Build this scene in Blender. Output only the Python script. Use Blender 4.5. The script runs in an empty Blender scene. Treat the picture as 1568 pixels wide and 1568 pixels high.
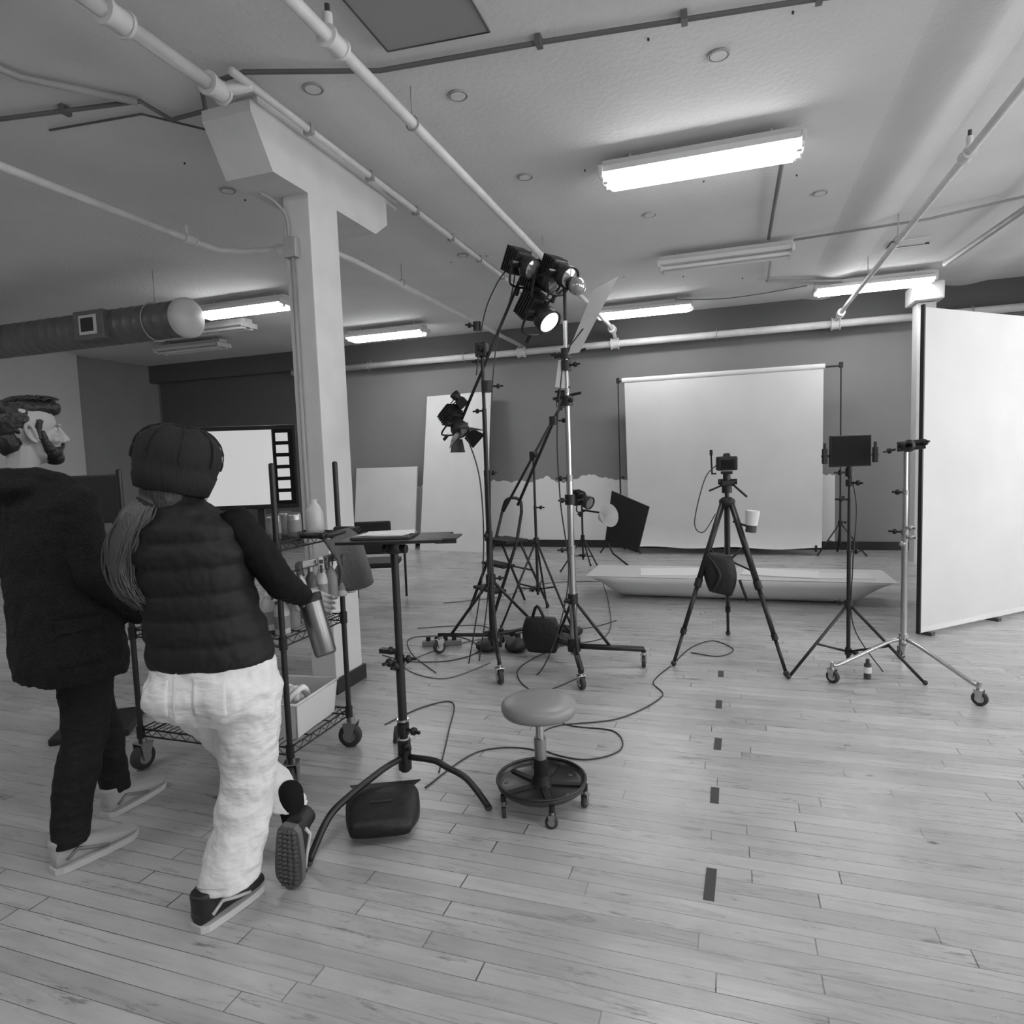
import bpy, bmesh, math, random
from mathutils import Matrix, Vector, Quaternion
random.seed(7)
V=Vector
scene=bpy.context.scene
try:
    scene.view_settings.view_transform='Standard'
    scene.view_settings.look='None'
except Exception: pass
# ---------------------------------------------------------------- camera
cam=bpy.data.cameras.new('camera'); cam.sensor_width=36; cam.lens=22.96
co=bpy.data.objects.new('camera',cam); scene.collection.objects.link(co)
co.matrix_world=Matrix.Translation((0,0,1.5))@Matrix.Rotation(math.radians(18.7),4,'Z')@Matrix.Rotation(math.pi/2-math.atan(0.082),4,'X')@Matrix.Rotation(math.radians(-2.05),4,'Z')
scene.camera=co
# ---------------------------------------------------------------- materials
def mat(name,g,rough=0.5,metal=0.0,nscale=0,namt=0.0,bscale=0,bamt=0.0,emit=0,stretch=(1,1,1),spec=0.5,bdist=0.01,sample=True):
    m=bpy.data.materials.new(name); m.use_nodes=True; nt=m.node_tree; b=nt.nodes['Principled BSDF']
    b.inputs['Base Color'].default_value=(g,g,g,1); b.inputs['Roughness'].default_value=rough; b.inputs['Metallic'].default_value=metal
    b.inputs['Specular IOR Level'].default_value=spec
    tc=nt.nodes.new('ShaderNodeTexCoord'); mp=nt.nodes.new('ShaderNodeMapping'); mp.inputs['Scale'].default_value=stretch
    nt.links.new(tc.outputs['Object'],mp.inputs['Vector'])
    if nscale or not emit:
        n=nt.nodes.new('ShaderNodeTexNoise'); n.inputs['Scale'].default_value=nscale or 6; n.inputs['Detail'].default_value=4
        nt.links.new(mp.outputs[0],n.inputs['Vector'])
        r=nt.nodes.new('ShaderNodeMapRange'); r.inputs['To Min'].default_value=g*(1-namt-0.02); r.inputs['To Max'].default_value=g*(1+namt+0.02)
        r.inputs['From Min'].default_value=0.25; r.inputs['From Max'].default_value=0.75
        nt.links.new(n.outputs['Fac'],r.inputs['Value']); nt.links.new(r.outputs[0],b.inputs['Base Color'])
    if bscale:
        n2=nt.nodes.new('ShaderNodeTexNoise'); n2.inputs['Scale'].default_value=bscale; n2.inputs['Detail'].default_value=3
        nt.links.new(mp.outputs[0],n2.inputs['Vector'])
        bu=nt.nodes.new('ShaderNodeBump'); bu.inputs['Strength'].default_value=bamt; bu.inputs['Distance'].default_value=bdist
        nt.links.new(n2.outputs['Fac'],bu.inputs['Height']); nt.links.new(bu.outputs[0],b.inputs['Normal'])
    if emit:
        b.inputs['Emission Color'].default_value=(1,1,1,1); b.inputs['Emission Strength'].default_value=emit
        if not sample:
            try: m.cycles.emission_sampling='NONE'
            except Exception: pass
    return m
BLACK=mat('black_metal',0.012,0.42); BLACKP=mat('black_plastic',0.014,0.5,bscale=60,bamt=0.1,spec=.35); DARK=mat('dark_grey_metal',0.05,0.4)
CHROME=mat('chrome',0.5,0.24,1.0); STEEL=mat('brushed_steel',0.34,0.38,0.9); RUBBER=mat('rubber',0.035,0.7)
WHITE=mat('white_paint',0.72,0.6,nscale=3,namt=0.04); WBOARD=mat('white_board',0.76,0.7,nscale=2,namt=0.03); PIPE=mat('pipe_paint',0.66,0.45,nscale=8,namt=0.08)
FLATM=mat('flat_panel_white',0.64,0.75,nscale=2,namt=0.03,bscale=120,bamt=.1)
PIPEG=mat('grey_conduit',0.36,0.5,nscale=8,namt=0.1); CONDARK=mat('dark_conduit',0.12,0.5)
PAPER=mat('paper',0.8,0.8); CLEAR=mat('frosted_plastic',0.45,0.3); LABEL=mat('label_grey',0.2,0.5)
TUBE=mat('fluorescent_tube',0.9,0.5,emit=23); FIXW=mat('fixture_white',0.6,0.4)
LIT=mat('lamp_lens_lit',0.9,0.5,emit=0.7,sample=False); GLASS=mat('lamp_glass',0.4,0.12,0.6)
NYLON=mat('black_nylon',0.009,0.55,bscale=25,bamt=0.5); SEATM=mat('seat_vinyl',0.24,0.36,bscale=200,bamt=0.05)
SCREEN=mat('display_screen',0.7,0.3,emit=0.3,sample=False); DGLASS=mat('dark_screen',0.006,0.5,spec=.15); TAPE=mat('gaffer_tape',0.05,0.7)
CABLE=mat('cable_black',0.03,0.5); CABLEG=mat('cable_grey',0.12,0.5)
# ---------------------------------------------------------------- mesh builder
def frame(d,up=V((0,0,1))):
    d=V(d).normalized()
    if abs(d.dot(up))>0.98: up=V((0,1,0)) if abs(d.y)<0.9 else V((1,0,0))
    x=d.cross(up).normalized(); y=x.cross(d).normalized()
    return x,y,d
class MB:
    def __init__(s): s.v=[];s.f=[];s.m=[];s.sm=[];s.mats=[]
    def mi(s,m):
        if m not in s.mats: s.mats.append(m)
        return s.mats.index(m)
    def add(s,vs,fs,m,sm=True):
        o=len(s.v); s.v+= [V(v) for v in vs]; k=s.mi(m)
        for f in fs: s.f.append([o+i for i in f]); s.m.append(k); s.sm.append(sm)
    def box(s,c,size,m,rot=None,bev=0.0,taper=1.0):
        hx,hy,hz=size[0]/2,size[1]/2,size[2]/2; R=rot or Matrix.Identity(3)
        if bev<=0:
            vs=[V((x*hx*(taper if z>0 else 1),y*hy*(taper if z>0 else 1),z*hz)) for z in(-1,1) for y in(-1,1) for x in(-1,1)]
            fs=[(0,2,3,1),(4,5,7,6),(0,1,5,4),(2,6,7,3),(0,4,6,2),(1,3,7,5)]
            s.add([R@v+V(c) for v in vs],fs,m,False); return
        b=bmesh.new(); bmesh.ops.create_cube(b,size=1)
        for v in b.verts:
            t=taper if v.co.z>0 else 1
            v.co=V((v.co.x*size[0]*t,v.co.y*size[1]*t,v.co.z*size[2]))
        bmesh.ops.bevel(b,geom=list(b.edges),offset=bev,segments=2,affect='EDGES',profile=0.6)
        b.verts.index_update(); s.add([R@v.co+V(c) for v in b.verts],[[v.index for v in f.verts] for f in b.faces],m,False); b.free()
    def cyl(s,a,b,r1,m,r2=None,seg=14,cap=True):
        r2=r1 if r2 is None else r2; a=V(a);b=V(b); x,y,d=frame(b-a); vs=[];fs=[]
        for c,r in((a,r1),(b,r2)):
            for i in range(seg):
                t=2*math.pi*i/seg; vs.append(c+x*math.cos(t)*r+y*math.sin(t)*r)
        for i in range(seg): j=(i+1)%seg; fs.append((i,j,seg+j,seg+i))
        s.add(vs,fs,m,True)
        if cap:
            s.add(vs[:seg],[list(range(seg))[::-1]],m,False); s.add(vs[seg:],[list(range(seg))],m,False)
    def tube(s,pts,r,m,seg=8,smooth=0,closed=False):
        pts=[V(p) for p in pts]
        if smooth: pts=spline(pts,smooth)
        n=len(pts); rs=r if isinstance(r,(list,tuple)) else [r]*n
        if len(rs)!=n:
            rr=[]
            for i in range(n):
                q=i*(len(rs)-1)/(n-1); k=int(q); f=q-k; rr.append(rs[k]*(1-f)+rs[min(k+1,len(rs)-1)]*f)
            rs=rr
        t0=(pts[1]-pts[0]).normalized(); x,y,_=frame(t0); vs=[];fs=[]
        for k,p in enumerate(pts):
            if closed: t=(pts[(k+1)%n]-pts[k-1]).normalized()
            else: t=(pts[min(k+1,n-1)]-pts[max(k-1,0)]).normalized()
            q=t0.rotation_difference(t); x=q@x; y=q@y; t0=t
            for i in range(seg):
                a=2*math.pi*i/seg; vs.append(p+(x*math.cos(a)+y*math.sin(a))*rs[k])
        for k in range(n if closed else n-1):
            kk=(k+1)%n
            for i in range(seg): j=(i+1)%seg; fs.append((k*seg+i,k*seg+j,kk*seg+j,kk*seg+i))
        if not closed: fs.append(list(range(seg))[::-1]); fs.append([(n-1)*seg+i for i in range(seg)])
        s.add(vs,fs,m,True)
    def lathe(s,prof,o,m,axis=(0,0,1),seg=24,smooth=True):
        x,y,d=frame(axis); o=V(o); vs=[];fs=[]; n=len(prof)
        for r,h in prof:
            for i in range(seg):
                a=2*math.pi*i/seg; vs.append(o+d*h+(x*math.cos(a)+y*math.sin(a))*max(r,1e-4))
        for k in range(n-1):
            for i in range(seg): j=(i+1)%seg; fs.append((k*seg+i,k*seg+j,(k+1)*seg+j,(k+1)*seg+i))
        s.add(vs,fs,m,smooth)
    def ball(s,c,r,m,rot=None,seg=16,rings=10):
        if not isinstance(r,(list,tuple,Vector)): r=(r,r,r)
        R=rot or Matrix.Identity(3); vs=[];fs=[]
        for k in range(rings+1):
            p=math.pi*k/rings
            for i in range(seg):
                a=2*math.pi*i/seg; rr=max(math.sin(p),1e-3); vs.append(R@V((rr*math.cos(a)*r[0],rr*math.sin(a)*r[1],-math.cos(p)*r[2]))+V(c))
        for k in range(rings):
            for i in range(seg): j=(i+1)%seg; fs.append((k*seg+i,k*seg+j,(k+1)*seg+j,(k+1)*seg+i))
        fs.append(list(range(seg))[::-1]); fs.append([rings*seg+i for i in range(seg)])
        s.add(vs,fs,m,True)
    def prism(s,poly,ext,m,sm=False):
        poly=[V(p) for p in poly]; e=V(ext); n=len(poly)
        s.add(poly+[p+e for p in poly],[list(range(n))[::-1],[n+i for i in range(n)]]+[(i,(i+1)%n,n+(i+1)%n,n+i) for i in range(n)],m,sm)
    def loft(s,rings,m,seg=20,pw=2.0):
        vs=[];fs=[];n=len(rings)
        for c,ax,ay in rings:
            c=V(c);ax=V(ax);ay=V(ay)
            for i in range(seg):
                t=2*math.pi*i/seg; ct,st=math.cos(t),math.sin(t)
                vs.append(c+ax*(abs(ct)**(2/pw)*(1 if ct>0 else -1))+ay*(abs(st)**(2/pw)*(1 if st>0 else -1)))
        for k in range(n-1):
            for i in range(seg): j=(i+1)%seg; fs.append((k*seg+i,k*seg+j,(k+1)*seg+j,(k+1)*seg+i))
        fs.append(list(range(seg))[::-1]); fs.append([(n-1)*seg+i for i in range(seg)])
        s.add(vs,fs,m,True)
    def capsule(s,a,b,r1,r2,m):
        a=V(a);b=V(b); s.ball(a,r1,m); s.ball(b,r2,m); s.cyl(a,b,r1,m,r2,seg=16)
    def done(s,name,parent=None,fix=True):
        me=bpy.data.meshes.new(name); me.from_pydata([tuple(v) for v in s.v],[],s.f)
        for m in s.mats: me.materials.append(m)
        for i,p in enumerate(me.polygons): p.material_index=s.m[i]; p.use_smooth=s.sm[i]
        if fix:
            b=bmesh.new(); b.from_mesh(me); bmesh.ops.recalc_face_normals(b,faces=b.faces); b.to_mesh(me); b.free()
        me.update()
        ob=bpy.data.objects.new(name,me); scene.collection.objects.link(ob)
        if parent: ob.parent=parent
        return ob
def spline(pts,n):
    out=[];P=[pts[0]]+list(pts)+[pts[-1]]
    for i in range(1,len(P)-2):
        for k in range(n):
            t=k/n; a,b,c,d=P[i-1],P[i],P[i+1],P[i+2]
            out.append(0.5*((2*b)+(c-a)*t+(2*a-5*b+4*c-d)*t*t+(3*b-a-3*c+d)*t**3))
    out.append(P[-2]); return out
def rotz(d): return Matrix.Rotation(math.radians(d),3,'Z')
def empty(name,loc=(0,0,0)):
    e=bpy.data.objects.new(name,None); scene.collection.objects.link(e); e.empty_display_size=0.1; return e
# ---------------------------------------------------------------- room materials
def floor_mat():
    m=bpy.data.materials.new('wood_floor'); m.use_nodes=True; nt=m.node_tree; N=nt.nodes; L=nt.links; b=N['Principled BSDF']
    def math_(op,a,bb=None,c=None):
        n=N.new('ShaderNodeMath'); n.operation=op
        for i,x in enumerate((a,bb,c)):
            if x is None: continue
            if isinstance(x,(int,float)): n.inputs[i].default_value=x
            else: L.new(x,n.inputs[i])
        return n.outputs[0]
    tc=N.new('ShaderNodeTexCoord'); sp=N.new('ShaderNodeSeparateXYZ'); L.new(tc.outputs['Object'],sp.inputs[0])
    W=0.074; LEN=1.15
    ry=math_('DIVIDE',sp.outputs[1],W); row=math_('FLOOR',ry); fy=math_('FRACT',ry)
    wn=N.new('ShaderNodeTexWhiteNoise'); wn.noise_dimensions='1D'; L.new(row,wn.inputs['W'])
    rx=math_('ADD',math_('DIVIDE',sp.outputs[0],LEN),math_('MULTIPLY',wn.outputs['Value'],7.3)); col=math_('FLOOR',rx); fx=math_('FRACT',rx)
    cb=N.new('ShaderNodeCombineXYZ'); L.new(row,cb.inputs[0]); L.new(col,cb.inputs[1])
    w2=N.new('ShaderNodeTexWhiteNoise'); w2.noise_dimensions='2D'; L.new(cb.outputs[0],w2.inputs['Vector'])
    ey=math_('MINIMUM',fy,math_('SUBTRACT',1.0,fy)); ex=math_('MINIMUM',fx,math_('SUBTRACT',1.0,fx))
    gy=math_('LESS_THAN',math_('MULTIPLY',ey,W),0.0011); gx=math_('LESS_THAN',math_('MULTIPLY',ex,LEN),0.0022)
    mp=N.new('ShaderNodeMapping'); L.new(tc.outputs['Object'],mp.inputs[0]); mp.inputs['Scale'].default_value=(0.8,7,1)
    addv=N.new('ShaderNodeVectorMath'); addv.operation='ADD'; L.new(mp.outputs[0],addv.inputs[0])
    cs=N.new('ShaderNodeVectorMath'); cs.operation='SCALE'; L.new(w2.outputs['Color'],cs.inputs[0]); cs.inputs['Scale'].default_value=30; L.new(cs.outputs[0],addv.inputs[1])
    g=N.new('ShaderNodeTexNoise'); g.inputs['Scale'].default_value=3.0; g.inputs['Detail'].default_value=8; g.inputs['Distortion'].default_value=1.0; g.inputs['Roughness'].default_value=.6; L.new(addv.outputs[0],g.inputs['Vector'])
    big=N.new('ShaderNodeTexNoise'); big.inputs['Scale'].default_value=1.1; big.inputs['Detail'].default_value=7; big.inputs['Roughness'].default_value=.65; L.new(tc.outputs['Object'],big.inputs['Vector'])
    base=math_('ADD',math_('MULTIPLY',w2.outputs['Value'],0.09),0.335)
    base=math_('ADD',base,math_('MULTIPLY',math_('SUBTRACT',g.outputs['Fac'],0.5),0.26))
    base=math_('ADD',base,math_('MULTIPLY',math_('SUBTRACT',big.outputs['Fac'],0.5),0.42))
    sm=N.new('ShaderNodeTexNoise'); sm.inputs['Scale'].default_value=2.4; sm.inputs['Detail'].default_value=8; sm.inputs['Roughness'].default_value=0.75
    mp2=N.new('ShaderNodeMapping'); L.new(tc.outputs['Object'],mp2.inputs[0]); mp2.inputs['Scale'].default_value=(1.0,6,1); mp2.inputs['Location'].default_value=(3,1,0); L.new(mp2.outputs[0],sm.inputs['Vector'])
    smr=N.new('ShaderNodeMapRange'); smr.inputs['From Min'].default_value=0.585; smr.inputs['From Max'].default_value=0.67; L.new(sm.outputs['Fac'],smr.inputs['Value'])
    base=math_('MULTIPLY',base,math_('SUBTRACT',1.0,math_('MULTIPLY',smr.outputs[0],0.6)))
    vo=N.new('ShaderNodeTexVoronoi'); vo.inputs['Scale'].default_value=1.9; mp3=N.new('ShaderNodeMapping'); mp3.inputs['Scale'].default_value=(1,1.8,0); L.new(tc.outputs['Object'],mp3.inputs[0]); L.new(mp3.outputs[0],vo.inputs['Vector'])
    kn=N.new('ShaderNodeMapRange'); kn.inputs['From Min'].default_value=0.045; kn.inputs['From Max'].default_value=0.02; L.new(vo.outputs['Distance'],kn.inputs['Value'])
    base=math_('MULTIPLY',base,math_('SUBTRACT',1.0,math_('MULTIPLY',kn.outputs[0],0.7)))
    gap=math_('MAXIMUM',gy,gx)
    gapn=N.new('ShaderNodeMapRange'); gapn.inputs['From Min'].default_value=0.4; gapn.inputs['From Max'].default_value=0.58; gapn.inputs['To Min'].default_value=0.3; gapn.inputs['To Max'].default_value=1.0; L.new(big.outputs['Fac'],gapn.inputs['Value'])
    base=math_('MULTIPLY',base,math_('SUBTRACT',1.0,math_('MULTIPLY',gap,gapn.outputs[0])))
    base=math_('MAXIMUM',base,0.015)
    L.new(base,b.inputs['Base Color'])
    rr=math_('ADD',0.16,math_('MULTIPLY',g.outputs['Fac'],0.28)); L.new(rr,b.inputs['Roughness'])
    b.inputs['Specular IOR Level'].default_value=0.7
    bu=N.new('ShaderNodeBump'); bu.inputs['Strength'].default_value=0.45; bu.inputs['Distance'].default_value=0.004
    h=math_('SUBTRACT',math_('MULTIPLY',g.outputs['Fac'],0.4),gap); L.new(h,bu.inputs['Height']); L.new(bu.outputs[0],b.inputs['Normal'])
    return m
def backwall_mat():
    m=bpy.data.materials.new('back_wall_paint'); m.use_nodes=True; nt=m.node_tree; N=nt.nodes; L=nt.links; b=N['Principled BSDF']; b.inputs['Roughness'].default_value=0.75
    tc=N.new('ShaderNodeTexCoord'); sp=N.new('ShaderNodeSeparateXYZ'); L.new(tc.outputs['Object'],sp.inputs[0])
    n=N.new('ShaderNodeTexNoise'); n.noise_dimensions='1D'; n.inputs['Scale'].default_value=1.6; n.inputs['Detail'].default_value=6; L.new(sp.outputs[0],n.inputs['W'])
    def math_(op,a,bb=None):
        q=N.new('ShaderNodeMath'); q.operation=op
        for i,x in enumerate((a,bb)):
            if x is None: continue
            if isinstance(x,(int,float)): q.inputs[i].default_value=x
            else: L.new(x,q.inputs[i])
        return q.outputs[0]
    edge=math_('ADD',1.12,math_('MULTIPLY',math_('SUBTRACT',n.outputs['Fac'],0.5),0.5))
    below=math_('LESS_THAN',sp.outputs[2],edge); inx=math_('MULTIPLY',math_('GREATER_THAN',sp.outputs[0],-6.35),math_('LESS_THAN',sp.outputs[0],1.42))
    k=math_('MULTIPLY',below,inx)
    n2=N.new('ShaderNodeTexNoise'); n2.inputs['Scale'].default_value=1.5; n2.inputs['Detail'].default_value=5; L.new(tc.outputs['Object'],n2.inputs['Vector'])
    gr=math_('ADD',0.22,math_('MULTIPLY',n2.outputs['Fac'],0.06))
    mx=N.new('ShaderNodeMix'); mx.data_type='RGBA'; L.new(k,mx.inputs['Factor']); L.new(gr,mx.inputs['A']); mx.inputs['B'].default_value=(0.82,0.82,0.82,1)
    L.new(mx.outputs['Result'],b.inputs['Base Color']); return m
FLOORM=floor_mat(); BWALL=backwall_mat()
CEILM=mat('ceiling_plaster',0.70,0.9,nscale=1.2,namt=0.05,bscale=28,bamt=0.5,bdist=0.008)
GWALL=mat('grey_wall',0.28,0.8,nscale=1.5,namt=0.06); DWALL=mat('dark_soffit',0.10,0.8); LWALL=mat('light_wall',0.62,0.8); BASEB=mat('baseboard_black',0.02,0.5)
X0,X1,Y0,Y1,H=-11.07,5.2,-3.5,10.5,3.6
def simple(name,boxes):
    mb=MB()
    for c,s_,m_ in boxes: mb.box(c,s_,m_)
    return mb.done(name)
cx,cy=(X0+X1)/2,(Y0+Y1)/2
simple('floor',[((cx,cy,-0.05),(X1-X0+.4,Y1-Y0+.4,0.1),FLOORM)])
simple('ceiling',[((cx,cy,H+0.05),(X1-X0+.4,Y1-Y0+.4,0.1),CEILM)])
simple('wall_back',[((cx,Y1+0.1,H/2),(X1-X0,0.2,H),BWALL)])
simple('wall_front',[((cx,Y0-0.1,H/2),(X1-X0,0.2,H),LWALL)])
simple('wall_left',[((X0-0.1,9.6,H/2),(0.2,1.8,H),GWALL),((X0-0.05,(Y0+8.7)/2,H/2),(0.3,8.7-Y0,H),LWALL)])
wins=[(-3.0,0.2),(0.8,4.0),(4.6,7.8)]; zs0,zs1=0.7,3.3
bx=[((X1+.1,cy,zs0/2),(.2,Y1-Y0,zs0),LWALL),((X1+.1,cy,(zs1+H)/2),(.2,Y1-Y0,H-zs1),LWALL)]
ed=[Y0]+[v for w_ in wins for v in w_]+[Y1]
for i in range(0,len(ed),2): bx.append(((X1+.1,(ed[i]+ed[i+1])/2,(zs0+zs1)/2),(.2,ed[i+1]-ed[i],zs1-zs0),LWALL))
simple('wall_right',bx)
for k,(a,b_) in enumerate(wins):
    mb=MB()
    for y in(a+.03,(a+b_)/2,b_-.03,(3*a+b_)/4,(a+3*b_)/4): mb.box((X1+.08,y,(zs0+zs1)/2),(.06,.05,zs1-zs0),WHITE)
    for z in(zs0+.03,(zs0+zs1)/2,zs1-.03): mb.box((X1+.08,(a+b_)/2,z),(.06,b_-a,.05),WHITE)
    mb.box((X1-.02,(a+b_)/2,zs0-.02),(.16,b_-a+.1,.04),WHITE)
    mb.done('window_%d'%(k+1))
simple('baseboard_back',[(((-6.35+X1)/2,Y1-0.012,0.06),(X1+6.35,0.024,0.12),BASEB)])
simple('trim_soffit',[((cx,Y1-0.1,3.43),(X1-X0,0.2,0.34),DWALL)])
simple('trim_dark_panel',[((-9.2,Y1-0.006,1.63),(3.6,0.012,3.26),mat('dark_wall',0.12,0.8))])
mb=MB()
for xc,w,dd_ in ((1.2,0.5,.035),(2.9,.6,.035)):
    n=14; prof=[(xc-w/2+w*i/n, H-dd_*math.sin(math.pi*i/n)**1.5) for i in range(n+1)]
    vs=[(x,y,z) for y in(2.0,Y1-0.2) for x,z in prof]; mb.add(vs,[(i,i+1,n+2+i,n+1+i) for i in range(n)],CEILM)
mb.done('ceiling_beam',fix=False)
# ---------------------------------------------------------------- column with bolster
mb=MB()
CW=mat('column_white',0.60,0.6,nscale=5,namt=0.04)
mb.box((-2.563,3.742,1.6),(0.187,0.315,3.2),CW,bev=0.006)
yy=[(3.10,3.50),(3.10,3.44),(3.26,3.18),(4.40,3.18),(4.58,3.30),(4.58,3.50)]
mb.prism([(-2.80,y,z) for y,z in yy],(0.33,0,0),CW)
mb.box((-2.62,4.0,3.55),(0.24,1.6,0.12),CW)
mb.box((-2.563,3.742,0.05),(0.225,0.355,0.1),BASEB)
mb.box((-2.60,3.565,2.86),(0.09,0.05,0.12),PIPEG,bev=0.006)
mb.tube([(-2.60,3.57,2.8),(-2.60,3.57,1.4),(-2.60,3.57,0.3)],0.014,PIPEG)
mb.tube([(-2.62,3.57,2.92),(-2.62,3.56,3.05),(-2.66,3.5,3.13),(-2.72,3.45,3.17)],0.01,PIPEG,smooth=5)
mb.done('support_column')
mb=MB(); mb.box((2.3,9.6,3.36),(0.32,0.5,0.22),CW,bev=0.02); mb.box((2.3,9.6,1.62),(0.2,0.25,3.24),CW); mb.box((2.3,9.6,3.53),(.2,.4,.14),CW); mb.done('support_column')
# ---------------------------------------------------------------- pipes
def coupling(mb,p,d,r,m): 
    p=V(p);d=V(d).normalized(); mb.cyl(p-d*0.045,p+d*0.045,r*1.45,m); mb.cyl(p-d*0.06,p-d*0.045,r*1.7,m); mb.cyl(p+d*0.045,p+d*0.06,r*1.7,m)
def hanger(mb,p,r,top=3.6):
    p=V(p); mb.tube([p+V((r*1.3*math.cos(a),0,r*1.3*math.sin(a))) for a in [i*math.pi/6 for i in range(12)]],0.005,PIPEG,closed=True,seg=6)
    mb.cyl(p+V((0,0,r*1.2)),(p.x,p.y,top),0.005,PIPEG)
mb=MB()
mb.tube([(-1.69,-2,3.4),(-1.69,9.6,3.4),(-1.69,10.05,3.38),(-1.69,10.25,3.3),(-1.69,10.32,3.22)],0.03,PIPE,seg=14)
coupling(mb,(-1.69,2.72,3.4),(0,1,0),0.03,PIPE); coupling(mb,(-1.69,10.0,3.385),(0,1,0),0.035,PIPE)
mb.cyl((-1.69,2.68,3.4),(-1.69,2.68,3.5),0.022,PIPE); mb.cyl((-1.69,2.68,3.5),(-1.69,2.68,3.54),0.012,DARK)
for y in (1.0,3.49,6.2,8.6): hanger(mb,(-1.69,y,3.4),0.03)
mb.done('sprinkler_pipe')
mb=MB()
mb.tube([(-4.24,-2,3.4),(-4.24,4.55,3.4),(-4.22,4.78,3.4),(-4.05,4.9,3.4),(-3.6,5.0,3.4),(-3.38,5.15,3.4),(-3.34,5.5,3.4),(-3.2,10.3,3.3)],0.028,PIPE,seg=14)
coupling(mb,(-4.24,4.45,3.4),(0,1,0),0.028,PIPE); coupling(mb,(-3.7,4.975,3.4),(1,.22,0),0.028,PIPE)
mb.cyl((-4.24,4.42,3.4),(-4.24,4.42,3.5),0.02,PIPE)
for y in (2.0,6.4): hanger(mb,(-4.24 if y<4 else -3.31,y,3.4),0.028)
mb.done('sprinkler_pipe')
mb=MB()
mb.tube([(1.5,-2,3.4),(1.5,4.5,3.4),(1.42,9.6,3.32),(1.38,10.2,3.24),(1.37,10.33,3.2)],0.026,PIPE,seg=14)
coupling(mb,(1.49,5.24,3.39),(0,1,0),0.026,PIPE); coupling(mb,(1.40,9.9,3.28),(0,1,-.1),0.03,PIPE)
mb.cyl((1.49,5.2,3.39),(1.49,5.2,3.49),0.02,PIPE); mb.cyl((1.49,5.2,3.49),(1.49,5.2,3.53),0.012,DARK)
for y in (3.6,7.0,8.4): hanger(mb,(1.46,y,3.365),0.026)
mb.done('sprinkler_pipe')
mb=MB()
mb.tube([(-7.6,10.22,3.2),(5.1,10.22,3.2)],0.052,PIPE,seg=16)
for x in (-3.2,-1.69,1.38): coupling(mb,(x,10.22,3.2),(1,0,0),0.052,PIPE)
for x in (-6,-4.2,-0.2,3): mb.tube([(x,10.22+.07*math.cos(a),3.2+.07*math.sin(a)) for a in [i*math.pi/6 for i in range(12)]],0.006,PIPEG,closed=True,seg=6); mb.cyl((x,10.25,3.26),(x,10.31,3.3),0.008,PIPEG)
mb.done('wall_pipe')
mb=MB(); mb.tube([(-2.5,-2,3.45),(-2.5,2.9,3.45)],0.035,PIPE,seg=14); coupling(mb,(-2.5,2.88,3.45),(0,1,0),0.035,PIPE); coupling(mb,(-2.5,2.3,3.45),(0,1,0),0.035,PIPE)
mb.tube([(-2.38,2.86,3.5),(-2.38,4,3.5),(-2.38,9.9,3.5)],0.022,PIPE,seg=10); mb.tube([(-2.5,2.9,3.45),(-2.44,2.95,3.47),(-2.38,3.0,3.5)],0.03,PIPE,smooth=4)
mb.tube([(-2.46,4.6,3.575),(-2.46,9.9,3.575)],0.02,PIPE,seg=8)
for i in range(9): mb.box((-2.38,3.5+i*0.7,3.5),(0.06,0.03,0.06),PIPEG)
mb.done('ceiling_conduit')
mb=MB()
mb.tube([(-4.6,2.75,3.57),(-4.02,2.84,3.57),(-3.13,3.0,3.57),(-3.13,3.22,3.57),(-2.86,3.2,3.56),(-2.7,3.0,3.56),(-2.4,2.98,3.56),(-1.75,3.25,3.57),(-0.9,3.34,3.57),(0.28,3.5,3.57),(1.2,3.6,3.55),(3.2,3.75,3.57)],0.013,CONDARK,seg=8)
for x,y in((-0.9,3.34),(-0.2,3.43),(0.4,3.515),(-3.6,2.92)): mb.box((x,y,3.575),(0.03,0.06,0.045),CONDARK)
mb.done('ceiling_conduit')
mb=MB(); mb.tube([(0.36,5.05,3.56),(0.36,7.1,3.56)],0.016,CONDARK); mb.tube([(0.42,7.35,3.56),(0.44,8.7,3.56),(0.5,8.85,3.56),(1.3,9.1,3.53)],0.016,PIPEG,smooth=5); mb.done('ceiling_conduit')
mb=MB(); mb.tube([(0.6,7.25,3.56),(1.7,7.0,3.52),(2.6,6.75,3.56),(3.8,6.6,3.56)],0.012,PIPEG); mb.done('ceiling_conduit')
mb=MB(); mb.tube([(2.42,3.0,3.48),(2.42,6.8,3.48),(2.28,8.7,3.5)],0.03,PIPEG,seg=12); coupling(mb,(2.42,6.5,3.48),(0,1,0),0.03,PIPEG); mb.tube([(2.42,6.9,3.48),(3.2,7.6,3.48),(4.2,7.7,3.48)],0.02,PIPE); mb.done('ceiling_conduit')
mb=MB(); mb.tube([(-3.7,1.5,3.57),(-3.5,2.6,3.57),(-3.15,3.0,3.57)],0.02,PIPEG); mb.tube([(-3.9,3.05,3.58),(-3.25,3.12,3.58),(-2.85,3.6,3.56),(-2.84,4.1,3.55)],0.007,CONDARK); mb.tube([(-0.7,9.0,3.5),(0,9.0,3.44),(.9,9.05,3.5)],0.006,CONDARK,smooth=5); mb.done('ceiling_conduit')
mb=MB()
for x,y in((-1.48,3.67),(-.05,3.84),(-2.2,3.3),(-1.45,4.87),(1.3,5.1),(.71,6.15),(-.67,6.05),(1.29,4.0),(-3.6,4.2),(-2.6,6.4),(2.0,5.6),(-2.0,7.6)):
    mb.tube([(x+.055*math.cos(a),y+.055*math.sin(a),3.595) for a in [i*math.pi/10 for i in range(20)]],0.006,PIPEG,closed=True,seg=6)
    mb.cyl((x,y,3.6),(x,y,3.590),0.045,CEILM)
mb.done('ceiling_cover_plates')
mb=MB()
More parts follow.
